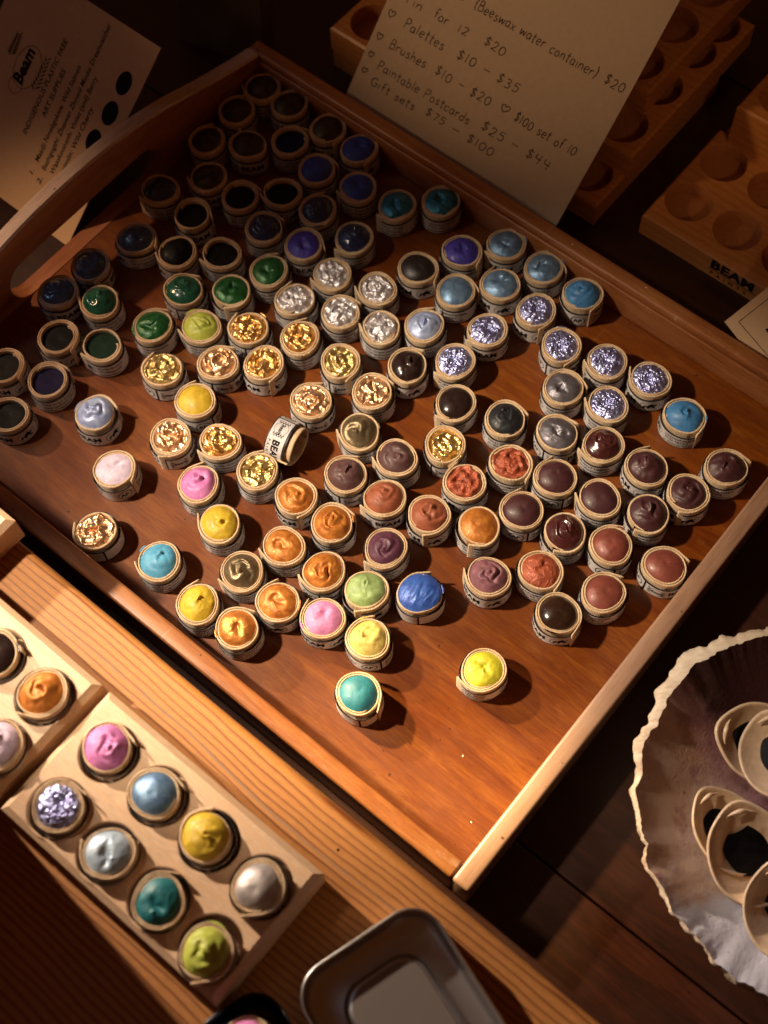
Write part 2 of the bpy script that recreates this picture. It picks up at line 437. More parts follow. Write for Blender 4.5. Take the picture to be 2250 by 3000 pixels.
PAINT = {
    'olive': ((0.050, 0.045, 0.026), 0.38, 0.75, 'mica', (0.10, 0.07, 0.04)),
    'navyflat': ((0.006, 0.010, 0.050), 0.6, 0.0, 'satin', None),
    'blue': ((0.020, 0.050, 0.36), 0.45, 0.0, 'mica', (0.03, 0.07, 0.48)),
    'blue2': ((0.035, 0.085, 0.42), 0.38, 0.15, 'mica', (0.05, 0.15, 0.55)),
    'glossnavy': ((0.008, 0.020, 0.060), 0.14, 0.0, 'gloss', (0.016, 0.035, 0.11)),
    'indigo': ((0.020, 0.050, 0.095), 0.26, 0.0, 'gloss', (0.05, 0.10, 0.17)),
    'black': ((0.0035, 0.0035, 0.0045), 0.35, 0.0, 'satin', None),
    'inkviolet': ((0.010, 0.007, 0.034), 0.6, 0.0, 'satin', None),
    'teal': ((0.012, 0.15, 0.28), 0.33, 0.5, 'mica', (0.05, 0.27, 0.44)),
    'ultra': ((0.045, 0.035, 0.33), 0.5, 0.1, 'mica', (0.07, 0.05, 0.42)),
    'green': ((0.010, 0.085, 0.050), 0.16, 0.0, 'gloss', (0.015, 0.10, 0.06)),
    'darkgreen': ((0.004, 0.022, 0.011), 0.5, 0.0, 'satin', None),
    'green2': ((0.010, 0.085, 0.022), 0.24, 0.25, 'mica', (0.03, 0.14, 0.045)),
    'silver': ((0.46, 0.42, 0.45), 0.32, 0.65, 'leaf', (0.92, 0.90, 0.96)),
    'brownblack': ((0.014, 0.010, 0.010), 0.32, 0.0, 'satin', None),
    'charcoal': ((0.008, 0.010, 0.014), 0.38, 0.0, 'satin', None),
    'pearl': ((0.12, 0.23, 0.42), 0.36, 0.45, 'mica', (0.22, 0.37, 0.56)),
    'palepearl': ((0.42, 0.56, 0.70), 0.36, 0.3, 'mica', (0.6, 0.72, 0.85)),
    'cerulean': ((0.045, 0.18, 0.42), 0.36, 0.0, 'satin', (0.06, 0.24, 0.52)),
    'sky': ((0.075, 0.29, 0.50), 0.40, 0.0, 'satin', (0.10, 0.38, 0.58)),
    'foil': ((0.34, 0.33, 0.66), 0.30, 0.92, 'leaf', (0.55, 0.62, 1.0)),
    'peri': ((0.30, 0.38, 0.66), 0.30, 0.2, 'satin', (0.44, 0.52, 0.74)),
    'lime': ((0.36, 0.42, 0.055), 0.30, 0.0, 'satin', (0.48, 0.52, 0.09)),
    'gold': ((0.66, 0.31, 0.055), 0.27, 0.92, 'leaf', (1.0, 0.70, 0.32)),
    'brightgold': ((0.80, 0.50, 0.13), 0.24, 0.92, 'leaf', (1.0, 0.80, 0.38)),
    'antique': ((0.55, 0.40, 0.14), 0.30, 0.9, 'leaf', (0.80, 0.62, 0.30)),
    'rose': ((0.70, 0.36, 0.17), 0.27, 0.9, 'leaf', (1.0, 0.76, 0.52)),
    'gloss': ((0.018, 0.009, 0.008), 0.16, 0.0, 'gloss', None),
    'choc': ((0.026, 0.011, 0.006), 0.14, 0.0, 'gloss', None),
    'gun': ((0.16, 0.14, 0.165), 0.38, 0.6, 'mica', (0.22, 0.22, 0.26)),
    'oxblood': ((0.055, 0.012, 0.012), 0.20, 0.0, 'gloss', None),
    'burg': ((0.052, 0.013, 0.017), 0.34, 0.0, 'satin', None),
    'bronze': ((0.17, 0.125, 0.070), 0.36, 0.65, 'mica', (0.26, 0.20, 0.12)),
    'mauvebrown': ((0.085, 0.036, 0.036), 0.42, 0.0, 'satin', None),
    'mauve': ((0.20, 0.080, 0.105), 0.40, 0.0, 'satin', None),
    'orangered': ((0.27, 0.056, 0.025), 0.45, 0.15, 'leaf', (0.50, 0.12, 0.055)),
    'orangegold': ((0.42, 0.125, 0.018), 0.44, 0.30, 'mica', (0.66, 0.25, 0.045)),
    'copper': ((0.62, 0.22, 0.045), 0.34, 0.6, 'mica', (0.80, 0.32, 0.08)),
    'terra': ((0.27, 0.072, 0.032), 0.45, 0.0, 'satin', None),
    'rosebrown': ((0.20, 0.048, 0.034), 0.34, 0.1, 'satin', None),
    'yellow': ((0.52, 0.35, 0.022), 0.42, 0.0, 'satin', None),
    'paleyellow': ((0.52, 0.40, 0.11), 0.42, 0.0, 'satin', None),
    'ygreen': ((0.44, 0.42, 0.022), 0.42, 0.0, 'satin', None),
    'lav': ((0.66, 0.52, 0.70), 0.45, 0.0, 'satin', (0.74, 0.62, 0.76)),
    'pink': ((0.56, 0.15, 0.42), 0.40, 0.0, 'satin', (0.66, 0.24, 0.52)),
    'pinkpale': ((0.56, 0.20, 0.42), 0.42, 0.0, 'satin', None),
    'purple': ((0.075, 0.020, 0.042), 0.40, 0.0, 'satin', (0.12, 0.035, 0.07)),
    'palegreen': ((0.24, 0.35, 0.13), 0.42, 0.0, 'satin', None),
    'turq': ((0.014, 0.145, 0.20), 0.42, 0.0, 'satin', None),
    'deepteal': ((0.006, 0.13, 0.15), 0.36, 0.0, 'satin', None),
    'silverflat': ((0.46, 0.41, 0.40), 0.40, 0.35, 'mica', (0.58, 0.53, 0.52)),
}
for k, (c, r, m, st, c2) in PAINT.items():
    M['p_' + k] = paint_mat(k, c, r, m, st, c2, 0.45 if st == 'gloss' else 0.03)
    if k in ('black', 'darkgreen', 'inkviolet', 'navyflat'): M['p_' + k].node_tree.nodes['Principled BSDF'].inputs['Specular IOR Level'].default_value = 0.14
M['p_inside'] = plain('paint_stained_cup_floor', (0.20, 0.085, 0.03), 0.7)

# ------------------------------------------------------------------ where the pots stand: x, y (cm), radius, colour, surface, side shown, description
CUPS = [
    (-5.86, 30.49, 1.270, 'olive', 'D', 'T', 'dark olive pearl paint pot in the far top corner of the tray'),
    (-4.18, 28.91, 1.270, 'olive', 'D', 'B', 'bronze-sheened olive pot second along the far wall from the top corner'),
    (-7.54, 28.71, 1.270, 'olive', 'D', 'T', 'olive pearl pot directly left of and below the topmost pot'),
    (-1.86, 26.73, 1.270, 'olive', 'D', 'E', 'greenish black pearl pot third along the far wall, above the bright blue pot'),
    (-9.39, 26.46, 1.270, 'olive', 'D', 'T', 'olive pearl pot leftmost in the third row from the top corner'),
    (-6.88, 25.94, 1.270, 'olive', 'D', 'B', 'olive pearl pot beside a navy one, in the shadowed corner'),
    (-4.24, 26.00, 1.270, 'navyflat', 'K', 'T', 'flat navy pot between olive pearl pots in the shadowed corner'),
    (0.03, 24.96, 1.270, 'blue', 'N', 'E', 'bright matte blue pot touching the far wall, topmost of the blues'),
    (-9.39, 23.61, 1.265, 'olive', 'N', 'B', 'olive pot with pinkish sheen, lowest of the olive ones'),
    (-2.64, 23.61, 1.270, 'blue', 'D', 'T', 'smooth matte blue pot, middle of the three blues by the far wall'),
    (-0.21, 22.04, 1.270, 'blue', 'N', 'T', 'bright blue pot under the topmost blue, left of the teal pair'),
    (-12.36, 22.93, 1.270, 'glossnavy', 'D', 'T', 'near-black pot with a blue glint, by the handle wall, standing apart'),
    (-7.42, 21.98, 1.264, 'black', 'K', 'T', 'pitch black pot left of another pitch black pot under the olive ones'),
    (-4.86, 22.03, 1.269, 'black', 'K', 'E', 'pitch black pot between the smooth blue pot and its black neighbour'),
    (-10.37, 20.86, 1.270, 'black', 'K', 'B', 'pitch black pot right of the blue-glint one near the handle wall'),
    (-2.68, 20.54, 1.270, 'glossnavy', 'S', 'T', 'glossy navy-black pot with a bright curved highlight under the three blues'),
    (2.07, 20.48, 1.270, 'teal', 'N', 'T', 'shimmering teal pot with dented middle, left of the teal pair'),
    (4.77, 20.51, 1.270, 'teal', 'N', 'T', 'shimmering teal pot, right of the teal pair by the price card'),
    (-13.78, 19.33, 1.270, 'indigo', 'S', 'T', 'dark slate-blue glossy pot standing alone near the handle wall'),
    (-11.29, 18.16, 1.270, 'black', 'D', 'T', 'black pot with faint green sheen left of a plain black one'),
    (-8.63, 17.87, 1.270, 'black', 'K', 'T', 'plain black pot left of the glossy navy one, mid upper left'),
    (-6.03, 19.45, 1.270, 'glossnavy', 'S', 'T', 'glossy blue-black pot with swirl highlights above the emerald dented pot'),
    (-3.65, 18.05, 1.270, 'ultra', 'N', 'B', 'ultramarine violet pot with dimpled top among dark glossy pots'),
    (-0.69, 18.31, 1.270, 'glossnavy', 'S', 'T', 'glossy navy pot with white-blue highlights above the silver pots'),
    (-16.53, 17.70, 1.270, 'indigo', 'S', 'L', 'slate-blue glossy swirl pot, upper of the cluster at the handle slot'),
    (-18.40, 15.86, 1.270, 'indigo', 'S', 'B', 'slate-blue glossy swirl pot, leftmost, touching the handle slot edge'),
    (-15.82, 14.99, 1.270, 'green', 'S', 'T', 'glossy bottle green pot with pale tip highlight in the left cluster'),
    (-18.25, 12.72, 1.270, 'black', 'K', 'E', 'black pot lower left in the cluster by the handle wall'),
    (-15.63, 11.93, 1.270, 'darkgreen', 'K', 'T', 'very dark green flat pot beneath the glossy bottle green one'),
    (-5.79, 16.30, 1.268, 'green2', 'N', 'T', 'emerald green pot with dented centre, nearest the silver pots'),
    (-10.87, 15.40, 1.270, 'green', 'S', 'L', 'dark bottle green glossy pot above the lime green swirl'),
    (-8.08, 15.07, 1.270, 'green2', 'N', 'T', 'emerald green pot with ring-shaped dent, between two greens'),
    (-2.06, 15.74, 1.270, 'silver', 'M', 'T', 'silvery white crinkled pot, topmost of the five silvers'),
    (-4.33, 14.19, 1.268, 'silver', 'M', 'A', 'silvery white crinkled pot, leftmost of the five silvers'),
    (0.53, 14.54, 1.270, 'silver', 'M', 'T', 'silvery white swirled pot, rightmost and upper of the five silvers'),
    (-1.70, 13.04, 1.261, 'silver', 'M', 'T', 'silvery white crinkled pot in the middle of the five silvers'),
    (0.55, 11.84, 1.261, 'silver', 'M', 'T', 'tall silvery dome beside the pale periwinkle pot'),
    (3.02, 15.78, 1.270, 'brownblack', 'D', 'E', 'dark brown-black dome pot standing left of the ultramarine one, upper right'),
    (5.71, 16.78, 1.270, 'ultra', 'N', 'T', 'ultramarine violet pot with flat dimpled top left of pearl blue pots'),
    (8.39, 17.03, 1.270, 'pearl', 'N', 'B', 'pearly blue-grey pot topmost of the four pearl blues by the far wall'),
    (5.11, 13.96, 1.270, 'pearl', 'D', 'T', 'pearly blue-grey smooth pot, lowest left of the four pearl blues'),
    (7.80, 14.22, 1.270, 'pearl', 'N', 'E', 'pearly blue-grey pot in the middle of the four pearl blues'),
    (10.46, 15.17, 1.270, 'pearl', 'N', 'T', 'pearly blue-grey pot furthest right of the four pearl blues'),
    (12.43, 13.12, 1.270, 'cerulean', 'S', 'A', 'cerulean blue swirl pot against the far wall above the foil pots'),
    (9.62, 12.23, 1.270, 'foil', 'F', 'E', 'violet silver foil pot just left of the cerulean one by the wall'),
    (6.69, 11.14, 1.270, 'foil', 'F', 'B', 'violet silver foil pot right of the periwinkle one'),
    (4.65, 9.24, 1.270, 'foil', 'F', 'T', 'violet silver foil pot with deep crack, leftmost of the foil ones'),
    (3.12, 11.72, 1.270, 'peri', 'S', 'T', 'pale periwinkle satin swirl pot beside the silver pots'),
    (10.81, 9.76, 1.270, 'foil', 'F', 'L', 'violet silver foil pot second down the right diagonal'),
    (13.27, 8.48, 1.270, 'foil', 'F', 'T', 'violet silver foil pot with pale band, third down the right diagonal'),
    (15.57, 7.13, 1.270, 'foil', 'F', 'E', 'widest violet silver foil pot, furthest right of the foil ones'),
    (-12.69, 13.02, 1.270, 'green2', 'N', 'T', 'dark green pot with ring dent, left of the lime green swirl'),
    (-9.85, 12.79, 1.270, 'lime', 'S', 'T', 'glossy lime green swirl pot among greens and golds'),
    (-7.10, 12.44, 1.270, 'gold', 'M', 'L', 'gold pot with peaked crinkled top, right of the lime swirl'),
    (-4.09, 11.52, 1.270, 'gold', 'M', 'T', 'rich orange gold crinkled pot above the label reading rose gold'),
    (-12.12, 10.02, 1.270, 'antique', 'M', 'L', 'antique gold spiralled pot, leftmost of the golds'),
    (-8.88, 10.19, 1.270, 'rose', 'M', 'L', 'rose gold spiralled pot below the peaked gold one'),
    (-6.30, 9.92, 1.270, 'gold', 'M', 'E', 'gold swirled pot with the brand and bear on its side'),
    (-1.89, 9.72, 1.270, 'antique', 'M', 'L', 'greenish gold swirled pot below the silver group'),
    (1.92, 9.10, 1.269, 'gloss', 'S', 'E', 'glossy dark brown pot with highlights left of the cracked foil one'),
    (10.60, 6.96, 1.270, 'gun', 'N', 'T', 'gunmetal grey dimpled pot, upper of two, below foil pots'),
    (12.95, 5.72, 1.270, 'foil', 'F', 'T', 'violet silver foil pot with dark crater, lowest of the foil ones'),
    (17.09, 4.65, 1.270, 'cerulean', 'S', 'T', 'cerulean blue pointed swirl pot standing alone at right of the tray'),
    (-21.28, 10.99, 1.270, 'black', 'K', 'E', 'black pot cut by the left picture edge, upper of two'),
    (-18.69, 9.85, 1.270, 'inkviolet', 'K', 'T', 'flat ink violet pot with printed text, lower left of the dark cluster'),
    (-20.84, 7.80, 1.270, 'black', 'K', 'E', 'black pot cut by the left picture edge, lower of two'),
    (-10.19, 7.79, 1.270, 'yellow', 'D', 'A', 'deep yellow pot with small pointed tip among the golds'),
    (-15.91, 7.41, 1.270, 'peri', 'S', 'E', 'pale periwinkle satin pot standing alone above the lavender one'),
    (-3.67, 7.27, 1.270, 'rose', 'M', 'L', 'pale copper gold spiralled pot above the toppled empty pot'),
    (-0.15, 7.58, 1.269, 'rose', 'M', 'T', 'hollowed copper gold pot right of the other copper ones'),
    (4.45, 6.52, 1.270, 'gloss', 'D', 'T', 'smooth glossy dark brown dome below the leftmost foil pot'),
    (7.13, 5.21, 1.270, 'charcoal', 'S', 'T', 'charcoal black swirl pot right of the glossy dark brown dome'),
    (9.93, 4.10, 1.270, 'gun', 'N', 'L', 'gunmetal grey dimpled pot, lower of two, above the burgundy domes'),
    (12.33, 3.18, 1.270, 'oxblood', 'S', 'T', 'glossy burgundy brown swirl pot under the lowest foil pot'),
    (-11.65, 5.58, 1.270, 'rose', 'M', 'L', 'scooped copper gold pot left of the bright gold one'),
    (-8.86, 5.07, 1.270, 'gold', 'M', 'T', 'bright gold lumpy pot left of the toppled empty pot'),
    (-6.81, 3.05, 1.270, 'antique', 'M', 'T', 'greenish gold spiralled pot below the toppled empty pot'),
    (-1.04, 5.12, 1.270, 'bronze', 'S', 'T', 'bronze olive pot with cracked skin in the middle of the tray'),
    (3.64, 3.89, 1.267, 'brightgold', 'M', 'L', 'brightest gold crinkled pot in the middle right of the tray'),
    (0.91, 3.29, 1.269, 'mauvebrown', 'S', 'T', 'mauve brown swirl pot right of its darker twin below the bronze'),
    (-1.93, 2.45, 1.268, 'mauvebrown', 'S', 'L', 'mauve brown swirl pot above and right of the orange gold ones'),
    (4.56, 1.49, 1.267, 'orangered', 'M', 'E', 'orange red metallic pot left of its twin in the middle right'),
    (7.14, 2.44, 1.269, 'orangered', 'M', 'T', 'orange red metallic pot under the charcoal black swirl'),
    (9.49, 1.40, 1.269, 'burg', 'D', 'A', 'smooth burgundy dome directly below the lower gunmetal pot'),
    (14.51, 1.63, 1.270, 'burg', 'S', 'E', 'burgundy swirl pot with coiled tip, uppermost at the right'),
    (18.83, 1.24, 1.270, 'burg', 'S', 'T', 'burgundy crumpled pot furthest right, next to the tray end'),
    (-14.73, 3.81, 1.270, 'lav', 'N', 'A', 'pale lavender white dented mound at the left side of the tray'),
    (-10.03, 2.50, 1.270, 'pink', 'S', 'T', 'orchid pink swirl pot touching the upper yellow one'),
    (-4.74, 1.32, 1.266, 'orangegold', 'S', 'E', 'orange gold swirl pot with central bead, topmost of the orange golds'),
    (0.08, 0.86, 1.267, 'terra', 'S', 'B', 'terracotta swirl pot left of its twin, between mauve and orange'),
    (11.75, -0.04, 1.270, 'burg', 'D', 'T', 'smooth burgundy dome with tiny bubbles, right of the other domes'),
    (16.52, -0.12, 1.268, 'burg', 'S', 'E', 'burgundy twisted pot left of and below the furthest right one'),
    (-8.94, 0.03, 1.270, 'yellow', 'S', 'T', 'yellow spiral-tipped pot directly under the orchid pink one'),
    (-2.83, -0.40, 1.266, 'orangegold', 'S', 'T', 'orange gold swirl pot with crooked tip below the topmost orange gold'),
    (2.43, -0.29, 1.270, 'terra', 'S', 'E', 'terracotta coiled pot with the bear print facing front'),
    (7.47, -0.40, 1.269, 'burg', 'D', 'A', 'smooth burgundy dome furthest left, leaning in its ring'),
    (5.02, -1.18, 1.269, 'orangegold', 'D', 'T', 'deep orange gold smooth pot right of the terracotta pair'),
    (14.17, -1.15, 1.268, 'burg', 'S', 'T', 'burgundy ridged swirl pot above the rose brown domes'),
    (-15.71, 0.14, 1.270, 'rose', 'M', 'C', 'hollow rose copper pot against the near left wall of the tray'),
    (-5.49, -1.55, 1.270, 'orangegold', 'N', 'T', 'orange gold pot with a single off-centre pit, left column'),
    (-0.05, -2.10, 1.270, 'purple', 'S', 'T', 'aubergine purple swirl pot above the matte blue one'),
    (9.61, -1.88, 1.266, 'oxblood', 'S', 'T', 'glossy oxblood lumpy pot between burgundy and rose brown domes'),
    (11.97, -2.89, 1.266, 'rosebrown', 'D', 'A', 'rose brown smooth dome upper left of its three kind'),
    (14.62, -4.26, 1.270, 'rosebrown', 'D', 'L', 'rose brown dome partly hidden by the right end wall'),
    (-12.24, -1.90, 1.270, 'sky', 'S', 'T', 'sky blue swirl pot with blue-stained ring near the left wall'),
    (-7.78, -2.83, 1.270, 'bronze', 'S', 'T', 'bronze olive lumpy pot with torn peak, left of the orange golds'),
    (-3.45, -3.16, 1.270, 'orangegold', 'S', 'L', 'orange gold flat swirl pot, third down above the green one'),
    (8.05, -4.03, 1.270, 'orangered', 'N', 'T', 'orange red metallic pot lowest of the three, over a text label'),
    (5.27, -4.16, 1.270, 'mauve', 'S', 'E', 'dusty mauve pot with hooked tip standing left of the orange red'),
    (-1.23, -4.46, 1.270, 'palegreen', 'S', 'E', 'pale sage green swirl pot above the pale yellow one'),
    (-5.88, -4.73, 1.258, 'orangegold', 'N', 'F', 'orange gold pot with a tiny bead, bottom of the orange golds'),
    (1.61, -4.81, 1.270, 'blue2', 'W', 'C', 'overfilled cobalt blue pot with wrinkled top and blank label'),
    (11.22, -5.53, 1.270, 'rosebrown', 'D', 'T', 'rose brown dome lowest, behind the dark chocolate one'),
    (-10.14, -4.58, 1.270, 'yellow', 'S', 'T', 'yellow soft-tipped pot beside the near left wall'),
    (8.72, -6.51, 1.270, 'choc', 'D', 'E', 'glossy dark chocolate dome, lowest of the right-hand group'),
    (-8.06, -6.07, 1.262, 'copper', 'N', 'T', 'copper orange flattened pot at the near wall, bottom left of group'),
    (-3.57, -5.81, 1.266, 'pinkpale', 'N', 'E', 'pale candy pink dented mound left of the pale yellow one'),
    (-1.24, -7.18, 1.270, 'paleyellow', 'S', 'A', 'pale butter yellow swirl pot just above the turquoise one'),
    (-1.93, -10.08, 1.270, 'turq', 'D', 'C', 'turquoise domed pot nearest the viewer in the tray'),
    (4.54, -9.24, 1.270, 'ygreen', 'N', 'T', 'acid yellow pot with curled dent standing alone at front right'),
]
BLOCK_CUPS = [
    (27.85, -6.22, 'pink', 'S', 'B', 'magenta pink cone swirl pot at the far corner of the eight-well block'),
    (30.90, -6.38, 'pearl', 'D', 'B', 'glossy pearl blue pot second in the far row of the block'),
    (33.88, -6.32, 'yellow', 'S', 'B', 'yellow dome pot third in the far row of the block'),
    (37.00, -6.46, 'silverflat', 'D', 'B', 'greige satin dome pot at the right end of the block'),
    (28.05, -9.42, 'foil', 'F', 'B', 'violet silver foil pot at the left corner of the eight-well block'),
    (31.12, -9.45, 'palepearl', 'N', 'B', 'pale sky blue satin pot second in the near row'),
    (34.18, -9.54, 'deepteal', 'N', 'B', 'deep teal creased pot third in the near row'),
    (37.09, -9.78, 'lime', 'S', 'B', 'lime green swirl pot nearest the viewer in the block'),
    (23.79, -6.28, 'orangegold', 'S', 'B', 'orange gold pot in the left wooden block'),
    (20.77, -6.34, 'gloss', 'D', 'B', 'dark brown pot at the picture edge in the left block'),
    (23.97, -9.19, 'lav', 'S', 'B', 'lilac pot at the picture edge in the left block'),
]
SH = {'m': (16.03, -19.61), 'b': (15.25, -18.46), 't1': (17.59, -14.29), 't2': (18.42, -15.29), 'r': (17.51, -22.28)}

# ------------------------------------------------------------------ frame shared by tray, board and blocks (tray runs at an angle)
TA = math.radians(-43.2)
TO = Vector((-28.931, 9.242, 0.0))
def tw(x, y, z=0.0):
    """tray coordinates -> world, centimetres"""
    return Vector((TO.x + x * math.cos(TA) - y * math.sin(TA), TO.y + x * math.sin(TA) + y * math.cos(TA), z))

# ------------------------------------------------------------------ the dark table
mb = MB()
n = 5
W_, D_ = 190.0, 24.0
table = empty('table', tw(20, 10, 0), TA)
tag(table, kind='structure')
for k in range(-4, 5):
    m_ = MB()
    vs, fs = rbox(-W_, W_, k * D_ - 6 + 0.05, (k + 1) * D_ - 6 - 0.05, -3.0, 0.0, 0.09, 2)
    m_.add(vs, fs)
    m_.build('table_plank', M['table'], table)

# ------------------------------------------------------------------ the wooden tray
tray = empty('wooden_tray', tw(0, 0, 0), TA)
tag(tray, 'shallow orange stained wooden tray with raised slotted handle side, full of paint pots', 'tray')
ZF = 0.58
m_ = MB()
vs, fs = rbox(0.9, 42.5, 0.9, 32.65, 0.12, ZF, 0.02, 1); m_.add(vs, fs)
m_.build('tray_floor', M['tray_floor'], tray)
m_ = MB(); vs, fs = rbox(0.0, 42.37, 0.0, 1.0, 0.02, 3.1, 0.17, 3); m_.add(vs, fs, 0, True)
tag(m_.build('side_wall', M['tray_wall'], tray), 'worn orange brown near side wall')
m_ = MB(); vs, fs = rbox(42.4, 43.4, 0.0, 33.55, 0.02, 3.1, 0.17, 3); m_.add(vs, fs, 0, True)
tag(m_.build('side_wall', M['tray_end'], tray), 'paler end wall with light inner edge')
m_ = MB(); vs, fs = rbox(0.0, 42.37, 32.55, 33.55, 0.02, 3.1, 0.22, 4); m_.add(vs, fs, 0, True)
vs, fs = rbox(1.05, 42.3, 32.32, 32.53, 0.6, 2.72, 0.09, 3); m_.add(vs, fs, 0, True)
tag(m_.build('side_wall', M['tray_wall'], tray), 'dark far side wall with moulded inner edge')

def arch(y):
    d = abs(y - 16.8)
    pts = [(0, 6.25), (3.2, 6.12), (5.7, 5.78), (8.2, 5.25), (10.2, 4.55), (13.3, 3.72), (15.8, 3.1), (20, 3.1)]
    for (a, za), (b, zb) in zip(pts, pts[1:]):
        if a <= d <= b: return za + (zb - za) * (d - a) / (b - a)
    return 3.1
def archs(y): return sum(arch(y + k * 0.5) for k in (-2, -1, 0, 1, 2)) / 5
H0, H1, HZ, HR = 10.35, 23.25, 2.12, 1.50      # slot from y=H0 to H1, centre height, half height
def slot(y):
    if y < H0 or y > H1: return None
    d = min(y - H0, H1 - y)
    h = HR if d >= HR else math.sqrt(max(HR * HR - (HR - d) ** 2, 0))
    return HZ - h, HZ + h
ys = [1.02 + 31.5 * i / 90 for i in range(91)]
ys += [H0 + HR * (1 - math.cos(a * PI / 20)) for a in range(0, 11)] + [H1 - HR * (1 - math.cos(a * PI / 20)) for a in range(0, 11)]
ys = sorted(set(round(y, 4) for y in ys))
m_ = MB()
def quad(a, b, c, d, mi=0): m_.add([a, b, c, d], [(0, 1, 2, 3)], mi)
BV = 0.13
for a, b in zip(ys, ys[1:]):
    za, zb = archs(a), archs(b)
    sa, sb = slot(a), slot(b)
    spans = [((0.02, za - BV), (0.02, zb - BV))]
    if sa and sb: spans = [((0.02, sa[0]), (0.02, sb[0])), ((sa[1], za - BV), (sb[1], zb - BV))]
    for (a0, a1), (b0, b1) in spans:
        quad((1, a, a0), (1, b, b0), (1, b, b1), (1, a, a1))
        quad((0, b, b0), (0, a, a0), (0, a, a1), (0, b, b1))
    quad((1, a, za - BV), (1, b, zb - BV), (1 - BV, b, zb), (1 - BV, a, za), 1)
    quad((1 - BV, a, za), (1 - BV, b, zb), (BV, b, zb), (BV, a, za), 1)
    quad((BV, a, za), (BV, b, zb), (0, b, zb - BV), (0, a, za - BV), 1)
    if sa and sb:
        quad((0, a, sa[0]), (0, b, sb[0]), (1, b, sb[0]), (1, a, sa[0]))
        quad((1, a, sa[1]), (1, b, sb[1]), (0, b, sb[1]), (0, a, sa[1]))
tag(m_.build('handle_wall', [M['tray_handle'], M['worn_lit_top']], tray), 'raised arched side with a long slot handle and pale top, wear and light in its colour')
for q, (x, y) in enumerate([(38.8, 5.54), (41.2, 3.16), (30.4, 33.2), (25.3, 33.0)]):
    m_ = MB(); vs, fs = rbox(-0.03, 0.03, -0.055, 0.055, 0, 0.03, 0.01, 1); m_.add(vs, fs)
    o = m_.build('wood_chip', M['chip'], None, tw(x, y, (3.1 if y > 32.6 else ZF) + 0.002), 0.6 * q)
    o['label'] = ['tiny pale chip on the tray floor below the acid yellow pot', 'tiny pale chip on the tray floor near the front corner',
                  'tiny pale chip on the far rim above the foil pots', 'tiny pale chip on the far rim near the price card'][q]
    o['category'] = 'wood chip'; o['group'] = 'pale specks scattered on the tray'

# ------------------------------------------------------------------ raised pine board at lower left
board = empty('pine_board', tw(0, 0, 0), TA)
tag(board, 'raised pine board with dark parallel grain lines running beside the tray', 'board')
m_ = MB(); vs, fs = rbox(-30, 96, -30, -1.35, 5.9, 8.0, 0.45, 5); m_.add(vs, fs, 0, True)
m_.build('board_top', M['board'], board)
m_ = MB(); vs, fs = rbox(-29, 95, -29, -2.6, 0.02, 5.88, 0.05, 1); m_.add(vs, fs)
m_.build('crate_side', M['board_side'], board)
m_ = MB()
m_.add([(0.07 * math.cos(a * PI / 6) , 0.07 * math.sin(a * PI / 6), 0) for a in range(12)], [tuple(range(12))])
m_.build('nail_hole', M['ink'], board, (38.2, -2.9, 8.004))

# ------------------------------------------------------------------ blocks drilled with round wells
def well_block(x0, x1, y0, y1, z0, z1, wells, r, depth, ch=0.22, name='palette_body', mat=None, parent=None):
    """block with chamfered top and round blind wells (one well per cell of a regular grid)"""
    m = MB()
    tx0, tx1, ty0, ty1 = x0 + ch, x1 - ch, y0 + ch, y1 - ch
    xs = sorted(set(round(w[0], 3) for w in wells)); ysn = sorted(set(round(w[1], 3) for w in wells))
    bx = [tx0] + [(a + b) / 2 for a, b in zip(xs, xs[1:])] + [tx1]
    by = [ty0] + [(a + b) / 2 for a, b in zip(ysn, ysn[1:])] + [ty1]
    for i, wx in enumerate(xs):
        for j, wy in enumerate(ysn):
            ax0, ax1, ay0, ay1 = bx[i], bx[i + 1], by[j], by[j + 1]
            ang = [2 * PI * k / 56 for k in range(56)]
            ang += [math.atan2(cyy - wy, cxx - wx) % (2 * PI) for cxx in (ax0, ax1) for cyy in (ay0, ay1)]
            ang = sorted(set(round(a, 5) for a in ang))
            N = len(ang)
            outer = []
            for a in ang:
                c, s = math.cos(a), math.sin(a)
                t = min(((ax1 - wx) / c) if c > 1e-9 else ((ax0 - wx) / c) if c < -1e-9 else 1e9,
                        ((ay1 - wy) / s) if s > 1e-9 else ((ay0 - wy) / s) if s < -1e-9 else 1e9)
                outer.append((wx + c * t, wy + s * t, z1))
            e = 0.05
            ring = lambda rr, zz: [(wx + rr * math.cos(a), wy + rr * math.sin(a), zz) for a in ang]
            m.add(outer + ring(r + e, z1), [(k, (k + 1) % N, N + (k + 1) % N, N + k) for k in range(N)])
            m.add(ring(r + e, z1) + ring(r, z1 - e) + ring(r, z1 - depth), [(a_ + k, a_ + (k + 1) % N, a_ + N + (k + 1) % N, a_ + N + k) for a_ in (0, N) for k in range(N)], 1, True)
            m.add(ring(r, z1 - depth), [tuple(range(N))], 1)
    T = [(tx0, ty0), (tx1, ty0), (tx1, ty1), (tx0, ty1)]
    B = [(x0, y0), (x1, y0), (x1, y1), (x0, y1)]
    vs = [(x, y, z1) for x, y in T] + [(x, y, z1 - ch) for x, y in B] + [(x, y, z0) for x, y in B]
    m.add(vs, [(a + 4 * 0 + 0, (a + 1) % 4, 4 + (a + 1) % 4, 4 + a) [::-1] for a in range(4)] + [(4 + a, 4 + (a + 1) % 4, 8 + (a + 1) % 4, 8 + a)[::-1] for a in range(4)] + [(8, 9, 10, 11)[::-1]])
    return m.build(name, [mat, M['well'] if mat is not M['maple'] else mat], parent)

